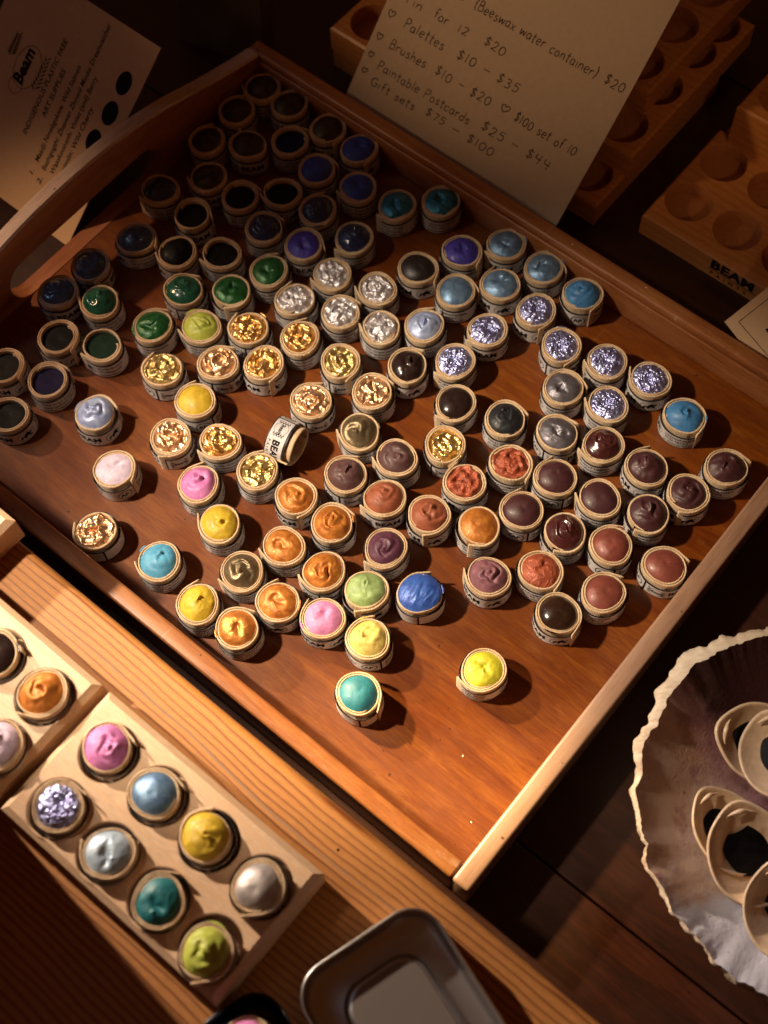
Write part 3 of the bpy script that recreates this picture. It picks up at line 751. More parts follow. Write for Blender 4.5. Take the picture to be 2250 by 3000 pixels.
def block(x0, x1, y0, y1, z0, z1, xs, ys_, r, depth, mat, label, group, ch=0.22):
    ox, oy = x0, y0
    e = empty('well_palette', tw(ox, oy, z0), TA)
    tag(e, label, 'paint palette', group)
    well_block(0, x1 - x0, 0, y1 - y0, 0, z1 - z0, [(a - ox, b - oy) for a in xs for b in ys_], r, depth, ch, 'drilled_block', mat, e)
    return e

G1 = 'pale drilled blocks on the pine board'
WR = 1.35
block(25.85, 38.65, -11.1, -4.25, 8.003, 10.0, [27.9, 30.95, 34.0, 37.05], [-9.5, -6.33], WR, 1.07, M['maple'], 'pale wooden block holding eight bright paint pots in round wells', G1, 0.3)
block(12.55, 25.35, -11.1, -4.25, 8.003, 10.0, [14.65, 17.7, 20.75, 23.8], [-9.5, -6.33], WR, 1.07, M['maple'], 'pale wooden block at the left edge holding orange and lilac pots', G1, 0.3)
block(3.4, 16.25, -7.7, -1.0, 8.003, 10.0, [5.4, 8.45, 11.5, 14.4], [-6.0, -2.8], WR, 1.07, M['maple'], 'corner of an empty pale block overhanging the tray at the left edge', G1, 0.3)
G2 = 'orange wood blocks on the table behind the tray'
e1 = block(26.8, 40.6, 38.32, 46.75, 0.002, 1.7, [28.45, 31.9, 35.35, 38.9], [40.87, 44.65], 1.43, 1.0, M['cedar'], 'empty orange wood block with black stamped lettering on its front', G2, 0.12)
block(27.7, 41.0, 46.1, 54, 1.72, 4.9, [29.5, 33.0, 36.5, 39.4], [48.3, 51.8], 1.43, 1.0, M['cedar'], 'thicker wooden block resting on the back of the stamped one', G2, 0.12)
block(27.2, 41.0, 46.9, 55, 0.002, 1.7, [29.5, 33.0, 36.5, 39.4], [49.0, 52.6], 1.43, 1.0, M['cedar'], 'low wooden block tucked underneath and behind the thicker one', G2, 0.12)
SX = lambda r_: [r_ - 5.9, r_ - 1.95]
block(16.4, 24.3, 37.0, 50.5, 0.002, 1.8, SX(24.3), [38.9, 42.6, 46.3, 49.0], 1.5, 1.1, M['cedar'], 'lowest of three stacked blocks right of the price card', G2, 0.15)
block(16.6, 24.5, 40.0, 53.5, 1.803, 3.6, SX(24.5), [41.9, 45.6, 49.3, 52.0], 1.5, 1.1, M['cedar'], 'middle block of the three stacked right of the price card', G2, 0.15)
block(15.3, 23.2, 43.1, 56.6, 3.603, 5.4, SX(23.2), [45.0, 48.7, 52.4, 55.1], 1.5, 1.1, M['cedar'], 'topmost block of the three stacked right of the price card', G2, 0.15)
block(3.3, 14.0, 37.0, 45.5, 0.002, 1.8, [5.3, 8.6, 11.9], [39.0, 42.8], 1.5, 1.1, M['cedar'], 'lower block left of the price card in deep shadow', G2, 0.15)
block(3.4, 14.1, 36.75, 45.2, 1.803, 3.6, [5.4, 8.7, 12.0], [38.8, 42.6], 1.5, 1.1, M['cedar'], 'upper block left of the price card in deep shadow', G2, 0.15)

# stamp on the front of the orange block (front face looks towards -y of the tray frame)
def front_text(mb, txt, x, z, size, bold, xs=1.0, sp=1.0, y=-0.006):
    vs, fs, w = text_geo(txt, size, bold, xs, 0, sp)
    mb.add([(x + a, y, z + b) for a, b in vs], fs)
    return w
m_ = MB()
front_text(m_, 'BEAM', 5.05, 0.82, 1.02, 0.055, 1.12, 1.08)
m_.add([(5.0, -0.006, 0.66), (8.4, -0.006, 0.66), (8.4, -0.006, 0.72), (5.0, -0.006, 0.72)], [(0, 1, 2, 3)])
front_text(m_, 'PAINTS', 5.15, 0.20, 0.42, 0.012, 1.0, 2.1)
m_.build('stamped_lettering', M['ink'], e1)

# ------------------------------------------------------------------ paint pots
RO = 1.245                                         # outer radius of the cord coil
HC = 1.60                                          # height of the cord coil
def wob(v, a):
    """out-of-round factor of coil variant v"""
    r = random.Random(100 + v)
    p = [r.uniform(0, 2 * PI) for _ in range(3)]
    k = [r.uniform(0.010, 0.045), r.uniform(0.006, 0.022), r.uniform(0.002, 0.009)]
    return 1 + k[0] * math.cos(2 * a + p[0]) + k[1] * math.cos(3 * a + p[1]) + k[2] * math.cos(5 * a + p[2])

NV = 12
def coil_mesh(v):
    r = random.Random(500 + v)
    turns = r.choice([1.2, 1.45, 1.75, 1.95, 2.3])
    th = {1.2: 0.150, 1.45: 0.135, 1.75: 0.122, 1.95: 0.112, 2.3: 0.100}[turns]
    a0 = r.uniform(0, 2 * PI)
    n = int(turns * 76)
    flap = r.uniform(0.08, 0.20)
    # cross-section: inner bottom -> rounded top -> outer bottom
    prof = [(-0.5, -HC)] + [(-0.5, -0.35), (-0.5, -0.095)] + [(0.5 * math.sin(b), 0.085 * math.cos(b) - 0.085) for b in (-1.35, -0.9, -0.45, 0.0, 0.45, 0.9, 1.35)] + [(0.5, -0.095), (0.5, -0.35), (0.5, -HC)]
    mb = MB()
    P = len(prof)
    vs, uvs, s = [], [], 0.0
    for i in range(n + 1):
        t = i / 76
        a = a0 + 2 * PI * t
        rr = RO - th * 0.5 - th * 1.12 * t
        e = t * 360                                # degrees from the outer end
        if e < 24: rr += flap * (1 - e / 24) ** 1.5  # outer end lifts away
        ei = (turns - t) * 360
        if ei < 14: rr -= 0.05 * (1 - ei / 14) ** 1.5
        zt = HC + 0.030 * noise.noise(Vector((math.cos(a) * 2 + v * 7, math.sin(a) * 2, t * 1.3))) - 0.035 * (t / turns) * (1 if v % 3 else -0.6)
        w = wob(v, a)
        s += 2 * PI * rr / 76
        endk = 1.0
        for j, (px, pz) in enumerate(prof):
            q = (rr + px * th * 0.96) * w + 0.006 * noise.noise(Vector((a * 5, j, v)))
            vs.append((q * math.cos(a), q * math.sin(a), max(0.0, zt + pz)))
            uvs.append((s, j / P))
    fs = []
    for i in range(n):
        for j in range(P - 1):
            a_ = i * P + j
            fs.append((a_, a_ + 1, a_ + P + 1, a_ + P))
    fs.append(tuple(range(P))[::-1]); fs.append(tuple(n * P + j for j in range(P)))
    mb.add(vs, fs, 0, True, uvs)
    return mb.mesh('cord_ring', [M['felt']]), RO - th * 1.12 * turns - 0.01
COILS = [coil_mesh(v) for v in range(NV)]

LZ0, LZ1 = 0.03, 1.24                              # label band on the pot's side
def lab_r(v, a): return (RO + 0.022) * wob(v, a)
def label_mesh(v):
    mb = MB()
    N = 96
    zs = [LZ0, LZ0 + 0.06, LZ1 - 0.13, LZ1]
    for q in range(3):
        vs = []
        for z in (zs[q], zs[q + 1]):
            for i in range(N):
                a = 2 * PI * i / N
                vs.append((lab_r(v, a) * math.cos(a), lab_r(v, a) * math.sin(a), z))
        mb.add(vs, grid_faces(N, 2, True), 0 if q == 1 else 1, True)
    vs = []
    for k, d in ((0, 0.0), (1, -0.02)):
        for i in range(N):
            a = 2 * PI * i / N
            vs.append(((lab_r(v, a) + d) * math.cos(a), (lab_r(v, a) + d) * math.sin(a), LZ1))
    mb.add(vs, grid_faces(N, 2, True), 1)
    return mb.mesh('paper_label', [M['paper'], M['navy']])
LABELS = [label_mesh(v) for v in range(NV)]

BEAR = [(0, .30), (.10, .42), (.22, .46), (.34, .60), (.42, .62), (.46, .72), (.52, .64), (.62, .60), (.78, .46), (.80, .38), (.70, .36), (.62, .34), (.66, .20),
        (.76, .06), (.66, .04), (.54, .16), (.48, .22), (.38, .20), (.34, .06), (.24, .04), (.26, .20), (.14, .22), (.06, .04), (-.04, .06), (.02, .18)]
TEXTS = [('GIIZHGAANDE', 'PW6. PB15:3', 'professional handmade'), ('WIINGWAAK', 'CHERRY', 'hand gathered'), ('MIISKWAASMIN', 'MAGENTA', 'made watercolour'),
         ('SKY COLOUR', 'PB15 Lightfast', 'made watercolour'), ('ROSE-GOLD', 'Professional', 'watercolour'), ('Wild Grape (colour)', 'hand gathered natu', 'plant professional'),
         ('WILD SAGE', 'professional', 'handmade water'), ('ZAAGIIBAAG', 'SOLAR YELLOW', 'professional hand'), ('BURNT UMBER', 'professional hand', 'made watercolour'),
         ('SHINGWAUK', 'PBr7. PR153 lightf', 'handmade waterc')]
_pm = {}
def print_mesh(v, ti, blank):
    """everything printed round the label: name, oval with bear, colour text, round seal, bar, sprig logo"""
    key = (v, ti, blank)
    if key in _pm: return _pm[key]
    flat = MB()
    def put(txt, x, z, size, bold=0.0, xs=1.0, sp=1.0, w=None):
        vs, fs, ww = text_geo(txt, size, bold, xs, 0, sp)
        k = (w / ww) if (w and ww > w) else 1.0
        flat.add([(x + a * k, z + b, 0) for a, b in vs], fs)
    if not blank:
        put('BEAM', 0.05, 0.46, 0.58, 0.02, 1.0, 1.02)
        flat.add([(0.05, 0.375, 0), (1.65, 0.375, 0), (1.65, 0.395, 0), (0.05, 0.395, 0)], [(0, 1, 2, 3)])
        put('PAINTS', 0.12, 0.16, 0.22, 0.004, 1.0, 1.95)
        ribbon(flat, [(2.35 + 0.56 * math.cos(a * PI / 20), 0.60 + 0.42 * math.sin(a * PI / 20)) for a in range(41)], 0.028, 0)
        flat.add([(2.35 + (a - 0.38) * 1.02, 0.60 + (b - 0.34) * 0.82, 0) for a, b in BEAR], [tuple(range(len(BEAR)))])
        l1, l2, l3 = TEXTS[ti]
        put(l1, 3.15, 0.80, 0.27, 0.006, 1.0, 1.0, 2.1)
        put(l2, 3.22, 0.50, 0.26, 0.005, 1.0, 1.0, 2.0)
        put(l3, 3.15, 0.20, 0.25, 0.006, 1.0, 1.0, 2.1)
        ribbon(flat, [(5.85 + 0.40 * math.cos(a * PI / 16), 0.58 + 0.40 * math.sin(a * PI / 16)) for a in range(33)], 0.05, 0)
        put('AP', 5.58, 0.44, 0.42, 0.014, 0.95)
    flat.add([(6.42, LZ0, 0), (6.52, LZ0, 0), (6.52, LZ1 - .1, 0), (6.42, LZ1 - .1, 0)], [(0, 1, 2, 3)])
    if not blank:
        put('Beam', 6.92, 0.50, 0.34, 0.010, 0.9)
        ribbon(flat, [(7.2 + 0.40 * math.cos(a * PI / 12), 0.60 + 0.40 * math.sin(a * PI / 12)) for a in range(3, 22)], 0.016, 0)
        for q in range(9):
            for sx in (6.80, 7.60):
                x, y = sx + (0.10 if q % 2 else -0.10), 0.28 + q * 0.075
                flat.add([(sx, y - .03, 0), (x, y, 0), (x, y + .06, 0), (sx, y + .035, 0)], [(0, 1, 2, 3)])
    mb = MB()
    vs = []
    for x, z, _ in flat.v:
        a = x / RO
        r = lab_r(v, a) + 0.009
        vs.append((r * math.cos(a), r * math.sin(a), z))
    mb.add(vs, flat.f)
    _pm[key] = mb.mesh('printed_text', [M['ink']])
    return _pm[key]
# angle (radians) round the label at the middle of each printed panel
PANEL = {'B': 0.85 / RO, 'E': 1.9 / RO, 'T': 4.1 / RO, 'A': 5.9 / RO, 'L': 7.1 / RO, 'C': 6.7 / RO, 'F': 2.7 / RO}

def paint_height(kind, rnd):
    ox, oy = rnd.uniform(-.22, .22), rnd.uniform(-.22, .22)
    sp, ph = rnd.choice([-1, 1]), rnd.uniform(0, 2 * PI)
    sd = rnd.uniform(0, 90)
    fr = rnd.uniform(5.5, 8.5)
    pk = rnd.uniform(0.14, 0.26)
    dome = {'S': 0.58, 'D': 0.46, 'N': 0.42, 'F': 0.34, 'M': 0.36, 'K': 0.05, 'W': 0.50}[kind] * rnd.uniform(0.88, 1.12)
    wp = rnd.uniform(0.10, 0.26) if kind in 'SMN' else 0.0
    def h(x, y):
        u = math.hypot(x, y)
        if wp:
            f = wp * max(0.0, 1 - u * u)
            x, y = x + f * noise.noise(Vector((x * 2.1, y * 2.1, sd))) * 1.6, y + f * noise.noise(Vector((x * 2.1, y * 2.1, sd + 7))) * 1.6
        dx, dy = x - ox, y - oy
        q = math.hypot(dx, dy); th = math.atan2(dy, dx)
        base = dome * max(0.0, 1 - u ** 2.3) ** 0.75
        low = noise.noise(Vector((x * 1.5 + sd, y * 1.5, 1.0)))
        if kind == 'S':
            g = math.cos(th * sp - fr * q + ph)
            z = base + 0.080 * g * math.exp(-((q - 0.34) / 0.28) ** 2)
            tx, ty = dx - 0.07 * math.cos(ph), dy - 0.07 * math.sin(ph)
            tip = math.exp(-((tx * 1.0) ** 2 + (ty * 1.0) ** 2) / 0.014)
            z += 0.05 * abs(noise.noise(Vector((x * 2.4 + sd, y * 2.4, 8)))) + pk * tip - 0.085 * math.exp(-((dx + 0.13 * math.cos(ph)) ** 2 + (dy + 0.13 * math.sin(ph)) ** 2) / 0.012)
            cre = math.sin(th * sp * 1 - 11 * q + ph * 2)
            z += 0.030 * cre * math.exp(-((q - .55) / .3) ** 2) + 0.03 * low
        elif kind == 'D':
            z = base + 0.035 * low - 0.035 * math.exp(-(q / 0.16) ** 2) + 0.006 * noise.noise(Vector((x * 6, y * 6, sd)))
        elif kind == 'N':
            z = base + 0.05 * low
            ax, ay = dx * math.cos(ph) + dy * math.sin(ph), -dx * math.sin(ph) + dy * math.cos(ph)
            z -= (0.20 + 0.05 * low) * math.exp(-((ax / 0.36) ** 2 + (ay / 0.20) ** 2))
            z += 0.05 * math.exp(-((ax / 0.10) ** 2 + ((ay - 0.25) / 0.10) ** 2))
            z += 0.018 * noise.noise(Vector((x * 5 + sd, y * 5, 3)))
        elif kind == 'W':
            z = base + 0.05 * noise.noise(Vector((x * 5 + sd, y * 1.6, 3))) + 0.03 * noise.noise(Vector((x * 11, y * 3, sd)))
        elif kind == 'F':
            z = base * 1.1 + 0.07 * abs(noise.noise(Vector((x * 7 + sd, y * 7, 5)))) + 0.03 * noise.noise(Vector((x * 17 + sd, y * 17, 5))) - 0.22 * math.exp(-(q / 0.34) ** 2) + 0.07 * noise.noise(Vector((x * 4 + sd, y * 4, 3))) + 0.045 * noise.noise(Vector((x * 10 + sd, y * 10, 3)))
            z += 0.02 * math.cos(9 * th + 3 * low) * math.exp(-((q - .5) / .2) ** 2)
        elif kind == 'M':
            g = math.cos(th * sp - 12 * q + ph + 1.4 * low)
            z = base + 0.075 * g * (0.35 + u) + 0.09 * low
            z += 0.15 * noise.noise(Vector((x * 3.2 + sd, y * 3.2, 5))) + 0.05 * abs(noise.noise(Vector((x * 8 + sd, y * 8, 5)))) + 0.02 * noise.noise(Vector((x * 18 + sd, y * 18, 5)))
            z -= 0.12 * math.exp(-(q / 0.25) ** 2)
        else:
            z = base - 0.04 * (1 - u) + 0.02 * low
        return z
    return h

def paint_mesh(kind, ri, v, rnd, mat):
    """a spoonful of set paint filling the coil: radial grid with a hand-piped surface"""
    h = paint_height(kind, rnd)
    NR, NA = (44, 96) if kind in 'FM' else (30, 64) if kind in 'SNW' else (18, 56)
    z0 = {'K': HC - 0.30, 'F': HC - 0.16, 'M': HC - 0.20, 'N': HC - 0.14, 'D': HC - 0.13, 'S': HC - 0.16, 'W': HC - 0.06}[kind]
    over = 1.10 if kind == 'W' else 1.0
    sq = [rnd.uniform(-0.05, 0.05), rnd.uniform(0, PI)]
    vs = [(0, 0, z0 + h(0, 0))]
    for i in range(1, NR + 1):
        u = i / NR
        for j in range(NA):
            a = 2 * PI * j / NA
            rr = ri * over * u * wob(v, a) * (1 + (sq[0] * math.cos(2 * a + sq[1]) if i < NR else 0) * (0.7 if u < .95 else 0))
            vs.append((rr * math.cos(a), rr * math.sin(a), z0 + h(u * math.cos(a), u * math.sin(a))))
    for j in range(NA):                              # skirt down into the coil
        x, y, z = vs[1 + (NR - 1) * NA + j]
        vs.append((x * 1.0, y * 1.0, z - 0.5))
    fs = [(0, 1 + j, 1 + (j + 1) % NA) for j in range(NA)]
    for i in range(NR):
        for j in range(NA):
            a_ = 1 + i * NA + j; b_ = 1 + i * NA + (j + 1) % NA
            fs.append((a_, a_ + NA, b_ + NA, b_))
    mb = MB(); mb.add(vs, fs, 0, True)
    return mb.mesh('paint', [mat])

CAMXY = Vector((0.0, -30.8))
def pot(k, x, y, z, rad, col, kind, sec, label, group, sc=1.0):
    rnd = random.Random(k * 13 + 5)
    v = rnd.randrange(NV)
    ti = rnd.randrange(len(TEXTS))
    for w_, i_ in (('cerulean', 0), ('oxblood', 8), ('burg', 2), ('sky', 3), ('gold', 4), ('yellow', 7), ('green', 9), ('inkviolet', 5)):
        if col == w_: ti = i_
    e = empty('paint_pot', (x, y, z))
    f = rad / 1.27 * sc
    e.scale = (f, f, 1.0)
    tag(e, label, 'paint pot', group)
    face = math.atan2(CAMXY.y - y, CAMXY.x - x)
    rz = face - PANEL[sec] + rnd.uniform(-0.15, 0.15)
    me, ri = COILS[v]
    link('cord_ring', me, e, (0, 0, 0), rz)
    lb = link('paper_label', LABELS[v], e, (0, 0, 0), rz)
    link('printed_text', print_mesh(v, ti, sec == 'C'), lb)
    link('paint', paint_mesh(kind, ri + 0.045, v, rnd, M['p_' + col]), e, (0, 0, 0), rz)
    if col in ('sky', 'paleyellow', 'lime', 'blue2', 'pinkpale') or rnd.random() < 0.16:
        m_ = MB(); a0 = 2.2 if col == 'sky' else rnd.uniform(0, 2 * PI); n_ = 14; span = rnd.uniform(.35, .8)
        vs = []
        for q in range(n_ + 1):
            a = a0 + span * q / n_; w_ = 0.055 * math.sin(PI * min(1, max(0, q / n_))) ** .5 * (1 + .5 * noise.noise(Vector((q * .9, k, 0))))
            for dr, dz in ((-w_, -.02), (0, .012), (w_, -.02)):
                r_ = (RO - .065 + dr) * wob(v, a - rz)
                vs.append((r_ * math.cos(a), r_ * math.sin(a), HC + .004 + dz))
        m_.add(vs, grid_faces(3, n_ + 1), 0, True)
        m_.build('paint_smear', M['p_' + col], e)
    return e

for k, (x, y, rad, col, kind, sec, label) in enumerate(CUPS):
    e = pot(k, x, y, ZF + 0.002, rad, col, kind, sec, label, 'paint pots standing in the tray')
    rnd = random.Random(k)
    e.rotation_euler = (rnd.uniform(-.02, .02), rnd.uniform(-.02, .02), 0)
    e.location.z += 0.0002
for k, (x, y, col, kind, sec, label) in enumerate(BLOCK_CUPS):
    p = tw(x, y)
    e = pot(300 + k, p.x, p.y, 8.94, 1.25, col, kind, sec, label, 'paint pots set in the pale blocks')
# the toppled empty pot, open end facing down-right
e = empty('paint_pot', (-5.16, 4.95, ZF + 1.285))
tag(e, 'toppled empty paint pot lying on its side with white logo label up', 'paint pot', 'paint pots standing in the tray')
ax = Vector((0.86, -0.51, -0.02)).normalized()
up = Vector((0, 0, 1))
ay = up.cross(ax).normalized(); az = ax
ex = ay.cross(az)
Rm = Matrix((ex, ay, az)).transposed()                # local z -> axis
side = 7.2 / RO
spin = Matrix.Rotation(-side, 3, 'Z')                 # logo panel turned to the top (local x maps to world up)
e.rotation_euler = (Rm @ Matrix.Rotation(math.radians(0), 3, 'Z')).to_euler()
flip = 1
if (Rm @ Vector((1, 0, 0))).z < 0: flip = -1
rzz = -side if flip == 1 else PI - side
me, ri = COILS[3]
link('cord_ring', me, e, (0, 0, -0.8), rzz)
lb = link('paper_label', LABELS[3], e, (0, 0, -0.8), rzz)
link('printed_text', print_mesh(3, 4, False), lb)
m_ = MB(); m_.add([((ri + .03) * math.cos(2 * PI * a / 40), (ri + .03) * math.sin(2 * PI * a / 40), 0) for a in range(40)], [tuple(range(40))])
m_.build('cup_floor', M['p_inside'], e, (0, 0, -0.55))

# ------------------------------------------------------------------ handwriting
HW = {  # single-stroke letters, x 0..w, baseline 0, x-height 5, ascender 9
 'a': (5, ['4,4.6 2,5 .6,3.6 .6,1.4 2,.1 3.6,1.2 4,3.4', '4.1,5 4,2 4.8,.2']), 'b': (5, ['.6,9 .6,.3', '.7,3.6 2.4,5 4.2,3.6 4,1 2,.1 .7,1']),
 'c': (4.6, ['4.2,4.2 2.6,5 .8,3.6 .8,1.2 2.4,.1 4.2,.9']), 'd': (5, ['4,4.2 2,4.9 .6,3.4 .7,1.2 2.2,.1 4,1.4', '4.1,9 4.1,.2']),
 'e': (4.8, ['.8,2.6 4,3 3.6,4.6 2.2,5 .8,3.8 .7,1.4 2.2,.1 4.2,.8']), 'f': (3.8, ['3.8,8.2 2.6,9 1.6,7.6 1.6,0', '.3,4.6 3.2,4.8']),
 'h': (5, ['.6,9 .6,0', '.7,3 2.4,4.9 4,3.8 4.1,0']), 'i': (2.2, ['1,5 1,.1', '1,7.1 1.1,7.5']), 'l': (2.2, ['1,9 1,.1']),
 'm': (7.4, ['.5,5 .6,0', '.7,3.4 2,4.9 3.2,4 3.3,0', '3.4,3.4 5,4.9 6.3,4 6.5,0']), 'n': (5, ['.6,5 .6,0', '.7,3 2.4,4.9 3.9,3.8 4.1,0']),
 'o': (5, ['2.4,5 .7,3.6 .7,1.2 2.4,.1 4.1,1.3 4.1,3.7 2.4,5']), 'r': (4, ['.6,5 .7,0', '.8,3.2 2,4.7 3.6,4.7']),
 's': (4.2, ['3.6,4.4 2,5 .8,3.8 2.4,2.6 3.6,1.4 2.2,.1 .5,.8']), 't': (3.8, ['1.8,8 1.8,.6 3,.1', '.2,5.2 3.6,5.4']),
 'u': (5, ['.6,5 .7,1.2 2.2,.1 3.9,1.6', '4,5 4.1,.1']), 'w': (6.6, ['.4,5 1.5,.1 3.2,4 4.8,.1 6,5']), 'x': (4.6, ['.4,5 4,0', '4.1,5 .4,0']),
 'B': (6, ['.8,9 .8,0', '.8,9 3.8,8.6 3.9,5.4 .9,4.9', '.9,4.9 4.8,4.4 4.8,.8 .7,.1']), 'P': (5.6, ['.8,9 .8,0', '.8,9 4,8.8 4.8,6.8 3.6,4.6 .9,4.4']),
 'G': (6.6, ['5.4,7.6 3.4,9 1,7 .8,2.6 3,.1 5.6,1.4 5.6,4', '3.4,4.2 6.2,4.2']), 'T': (6, ['.2,9 5.8,9', '3,9 3,0']),
 '(': (2.8, ['2.2,10 .8,7 .6,3 2,-1']), ')': (2.8, ['.5,10 1.9,7 2,3 .6,-1']),
 '$': (5.4, ['4.6,7 2.6,8 1,6.6 2.6,4.6 4.4,3 3,1 .7,1.8', '2.8,9.6 2.4,-.8']), '0': (5.4, ['2.6,8 .8,6 .8,2 2.6,.1 4.4,2 4.4,6 2.6,8']),
 '1': (2.6, ['1.2,8 1.1,.1']), '2': (5.4, ['.8,6.4 2.4,8 4.2,6.6 3.4,3.6 .6,.2', '.6,.2 4.8,.3']), '3': (5.2, ['.8,7.4 2.8,8 4,6.4 2,4.4', '2,4.4 4.4,3.2 3.6,.6 .7,.5']),
 '4': (5.6, ['1,8 .8,4.2 4.6,4', '3.9,8 3.6,-.8']), '5': (5.2, ['1.2,7.9 .9,4.8', '.9,4.8 3.4,4.8 4.2,2.4 2.6,.1 .6,.8', '1.2,7.9 4.6,7.9']),
 '7': (5, ['.6,7.8 4.6,8', '4.6,8 2,0']), '-': (6, ['.6,3.8 5.2,3.9']), ' ': (3.6, []),
 '<': (7, ['3.4,.4 .8,4 .8,6.8 2.2,7.6 3.4,5.6', '3.4,5.6 4.8,7.8 6.4,7 6.2,4.2 3.4,.4'])}
def handwrite(mb, txt, x, y, width, hgt, z, rnd, pen=0.055):
    """width: total run in cm, hgt: capital height in cm"""
    tot = sum(HW[c][0] + 0.9 for c in txt)
    kx, ky = width / tot, hgt / 9.0
    cxp = x
    for c in txt:
        w, strokes = HW[c]
        dy = rnd.uniform(-.04, .04)
        sl = 0.06
        for st in strokes:
            pts = [tuple(float(q) for q in p.split(',')) for p in st.split()]
            pts = [(cxp + (px + py * sl + rnd.uniform(-.12, .12)) * kx, y + dy + (py + rnd.uniform(-.12, .12)) * ky) for px, py in pts]
            ribbon(mb, curve_pts(pts), pen, z)
        cxp += (w + 0.9) * kx

# price card: stands in the gap behind the far wall and leans back at 45 degrees on the stacked blocks
pc = empty('price_card', tw(6.95, 34.28, 2.48), TA)
tag(pc, 'large kraft price card with handwritten list, leaning behind the tray', 'price card')
c45 = math.sqrt(0.5)
def onpc(u, v, w=0.0):
    w += 0.16 * math.sin(u / 16.52 * PI + 0.6) * max(0.0, v) / 12 + 0.10 * math.sin(v * 0.35 + u * 0.12)
    return (u, (v - w) * c45, (v + w) * c45)
m_ = MB()
nu, nv = 20, 36
vv = [-0.45 + (19.45) * j / nv for j in range(nv + 1)]
vs = []
for sgn in (0.0, -0.05):
    vs += [(u * 16.52 / nu, -0.35, zz) for zz in (-2.2,) for u in range(nu + 1)]
    for v_ in vv: vs += [onpc(u * 16.52 / nu, v_, sgn) for u in range(nu + 1)]
rows = nv + 2
fs = grid_faces(nu + 1, rows)
half = (nu + 1) * rows
fs2 = [tuple(i + half for i in f)[::-1] for f in fs]
m_.add(vs, fs + fs2, 0, False)
m_.build('card_sheet', M['kraft'], pc)
flat = MB(); R9 = random.Random(9)
for t_, x, y, w_, h_ in [('(Beeswax water container)', 5.45, 8.0, 8.85, .62), ('$20', 14.75, 8.0, 1.45, .62), ('Tin', 1.0, 6.3, 1.5, .55), ('for', 3.3, 6.4, 1.15, .58), ('12', 5.1, 6.42, .85, .52), ('$20', 7.0, 6.5, 1.65, .58),
                        ('<', .38, 5.05, .62, .55), ('Palettes', 1.75, 5.0, 3.15, .62), ('$10 - $35', 5.8, 5.05, 4.7, .6), ('<', .3, 3.6, .55, .5), ('Brushes', 1.42, 3.55, 2.9, .6), ('$10 - $20', 4.95, 3.58, 4.3, .6),
                        ('<', 9.85, 3.72, .7, .55), ('$100 set of 10', 10.95, 3.62, 4.5, .6), ('<', .28, 2.45, .5, .42), ('Paintable Postcards', 1.25, 2.05, 7.3, .58), ('$25 - $44', 9.3, 2.2, 5.2, .6),
                        ('<', .3, 1.4, .5, .4), ('Gift sets', 1.25, 1.0, 3.6, .52), ('$75', 5.55, 1.22, 1.6, .52), ('-', 7.6, 1.2, .7, .5), ('$100', 8.8, 1.15, 2.1, .56),
                        ('c', 4.2, 8.05, .6, .62)]:
    handwrite(flat, t_, x, y, w_, h_, 0, R9)
m_ = MB(); m_.add([onpc(a, b, 0.012) for a, b, _ in flat.v], flat.f)
m_.build('handwriting', M['penink'], pc)

# left info card: rests on the table beside the handle wall and leans back
sl = 0.77; cs, sn = 1 / math.hypot(1, sl), sl / math.hypot(1, sl)
lc = empty('info_card', tw(0, 15.5, 0.0), TA)
tag(lc, 'cream printed card with leafy logo and dark ovals, leaning outside the handle side', 'info card')
def onlc(u, v, w=0.0): return (u, v * cs - w * sn, 0.06 + v * sn + w * cs)
m_ = MB()
U0, U1, V0, V1 = -12.05, -0.22, 0.02, 13.35
vs = [onlc(U0 + (U1 - U0) * i / 4, V0 + (V1 - V0) * j / 4, w) for w in (0, -0.04) for j in range(5) for i in range(5)]
fs = grid_faces(5, 5)
m_.add(vs, fs + [tuple(i + 25 for i in f)[::-1] for f in fs] + [(0, 1, 26, 25), (1, 2, 27, 26), (2, 3, 28, 27), (3, 4, 29, 28)])
for a_, b_ in (((U0, V0), (U0, V1)), ((U1, V0), (U1, V1)), ((U0, V1), (U1, V1))):
    m_.add([onlc(*a_, 0), onlc(*b_, 0), onlc(*b_, -.04), onlc(*a_, -.04)], [(0, 1, 2, 3)])
m_.build('card_sheet', M['card'], lc)
flat = MB()
def vtext(txt, u, v0, length, size, bold=0.0):
    vs, fs, w = text_geo(txt, size, bold, 1.0, 0.18)
    k = length / w
    flat.add([(u - b, v0 + a * k, 0) for a, b in vs], fs)
vtext('INDIGENOUS PLASTIC FREE', -6.42, 4.3, 6.4, .52, .006)
vtext('ART SUPPLIES', -5.66, 5.9, 3.2, .52, .006)
vtext('Maadji Nmebgokwe: Wild Salmon', -4.75, 3.3, 6.5, .52, .006)
vtext('Bezhigogzhi: Zhaawan Zhoonii Mindo: Dreamcatcher', -4.02, 3.1, 9.8, .50, .006)
vtext('Waaskoonenh: Violet (and) Berry', -3.35, 3.2, 6.6, .50, .006)
vtext('Bgwimiin: Wild Cherry', -2.70, 3.1, 5.0, .50, .006)
vtext('1.', -4.75, 2.35, .42, .5, .006); vtext('2.', -3.95, 2.2, .45, .5, .006)
vtext('Beam', -8.3, 6.7, 2.3, 1.15, .045)
ribbon(flat, [(-8.4 + 1.0 * math.cos(a * PI / 20), 7.9 + 1.35 * math.sin(a * PI / 20)) for a in range(41)], .035, 0)
ribbon(flat, [(-8.7 + .55 * math.cos(a * PI / 20), 6.6 + .55 * math.sin(a * PI / 20)) for a in range(41)], .035, 0)
R8 = random.Random(8)
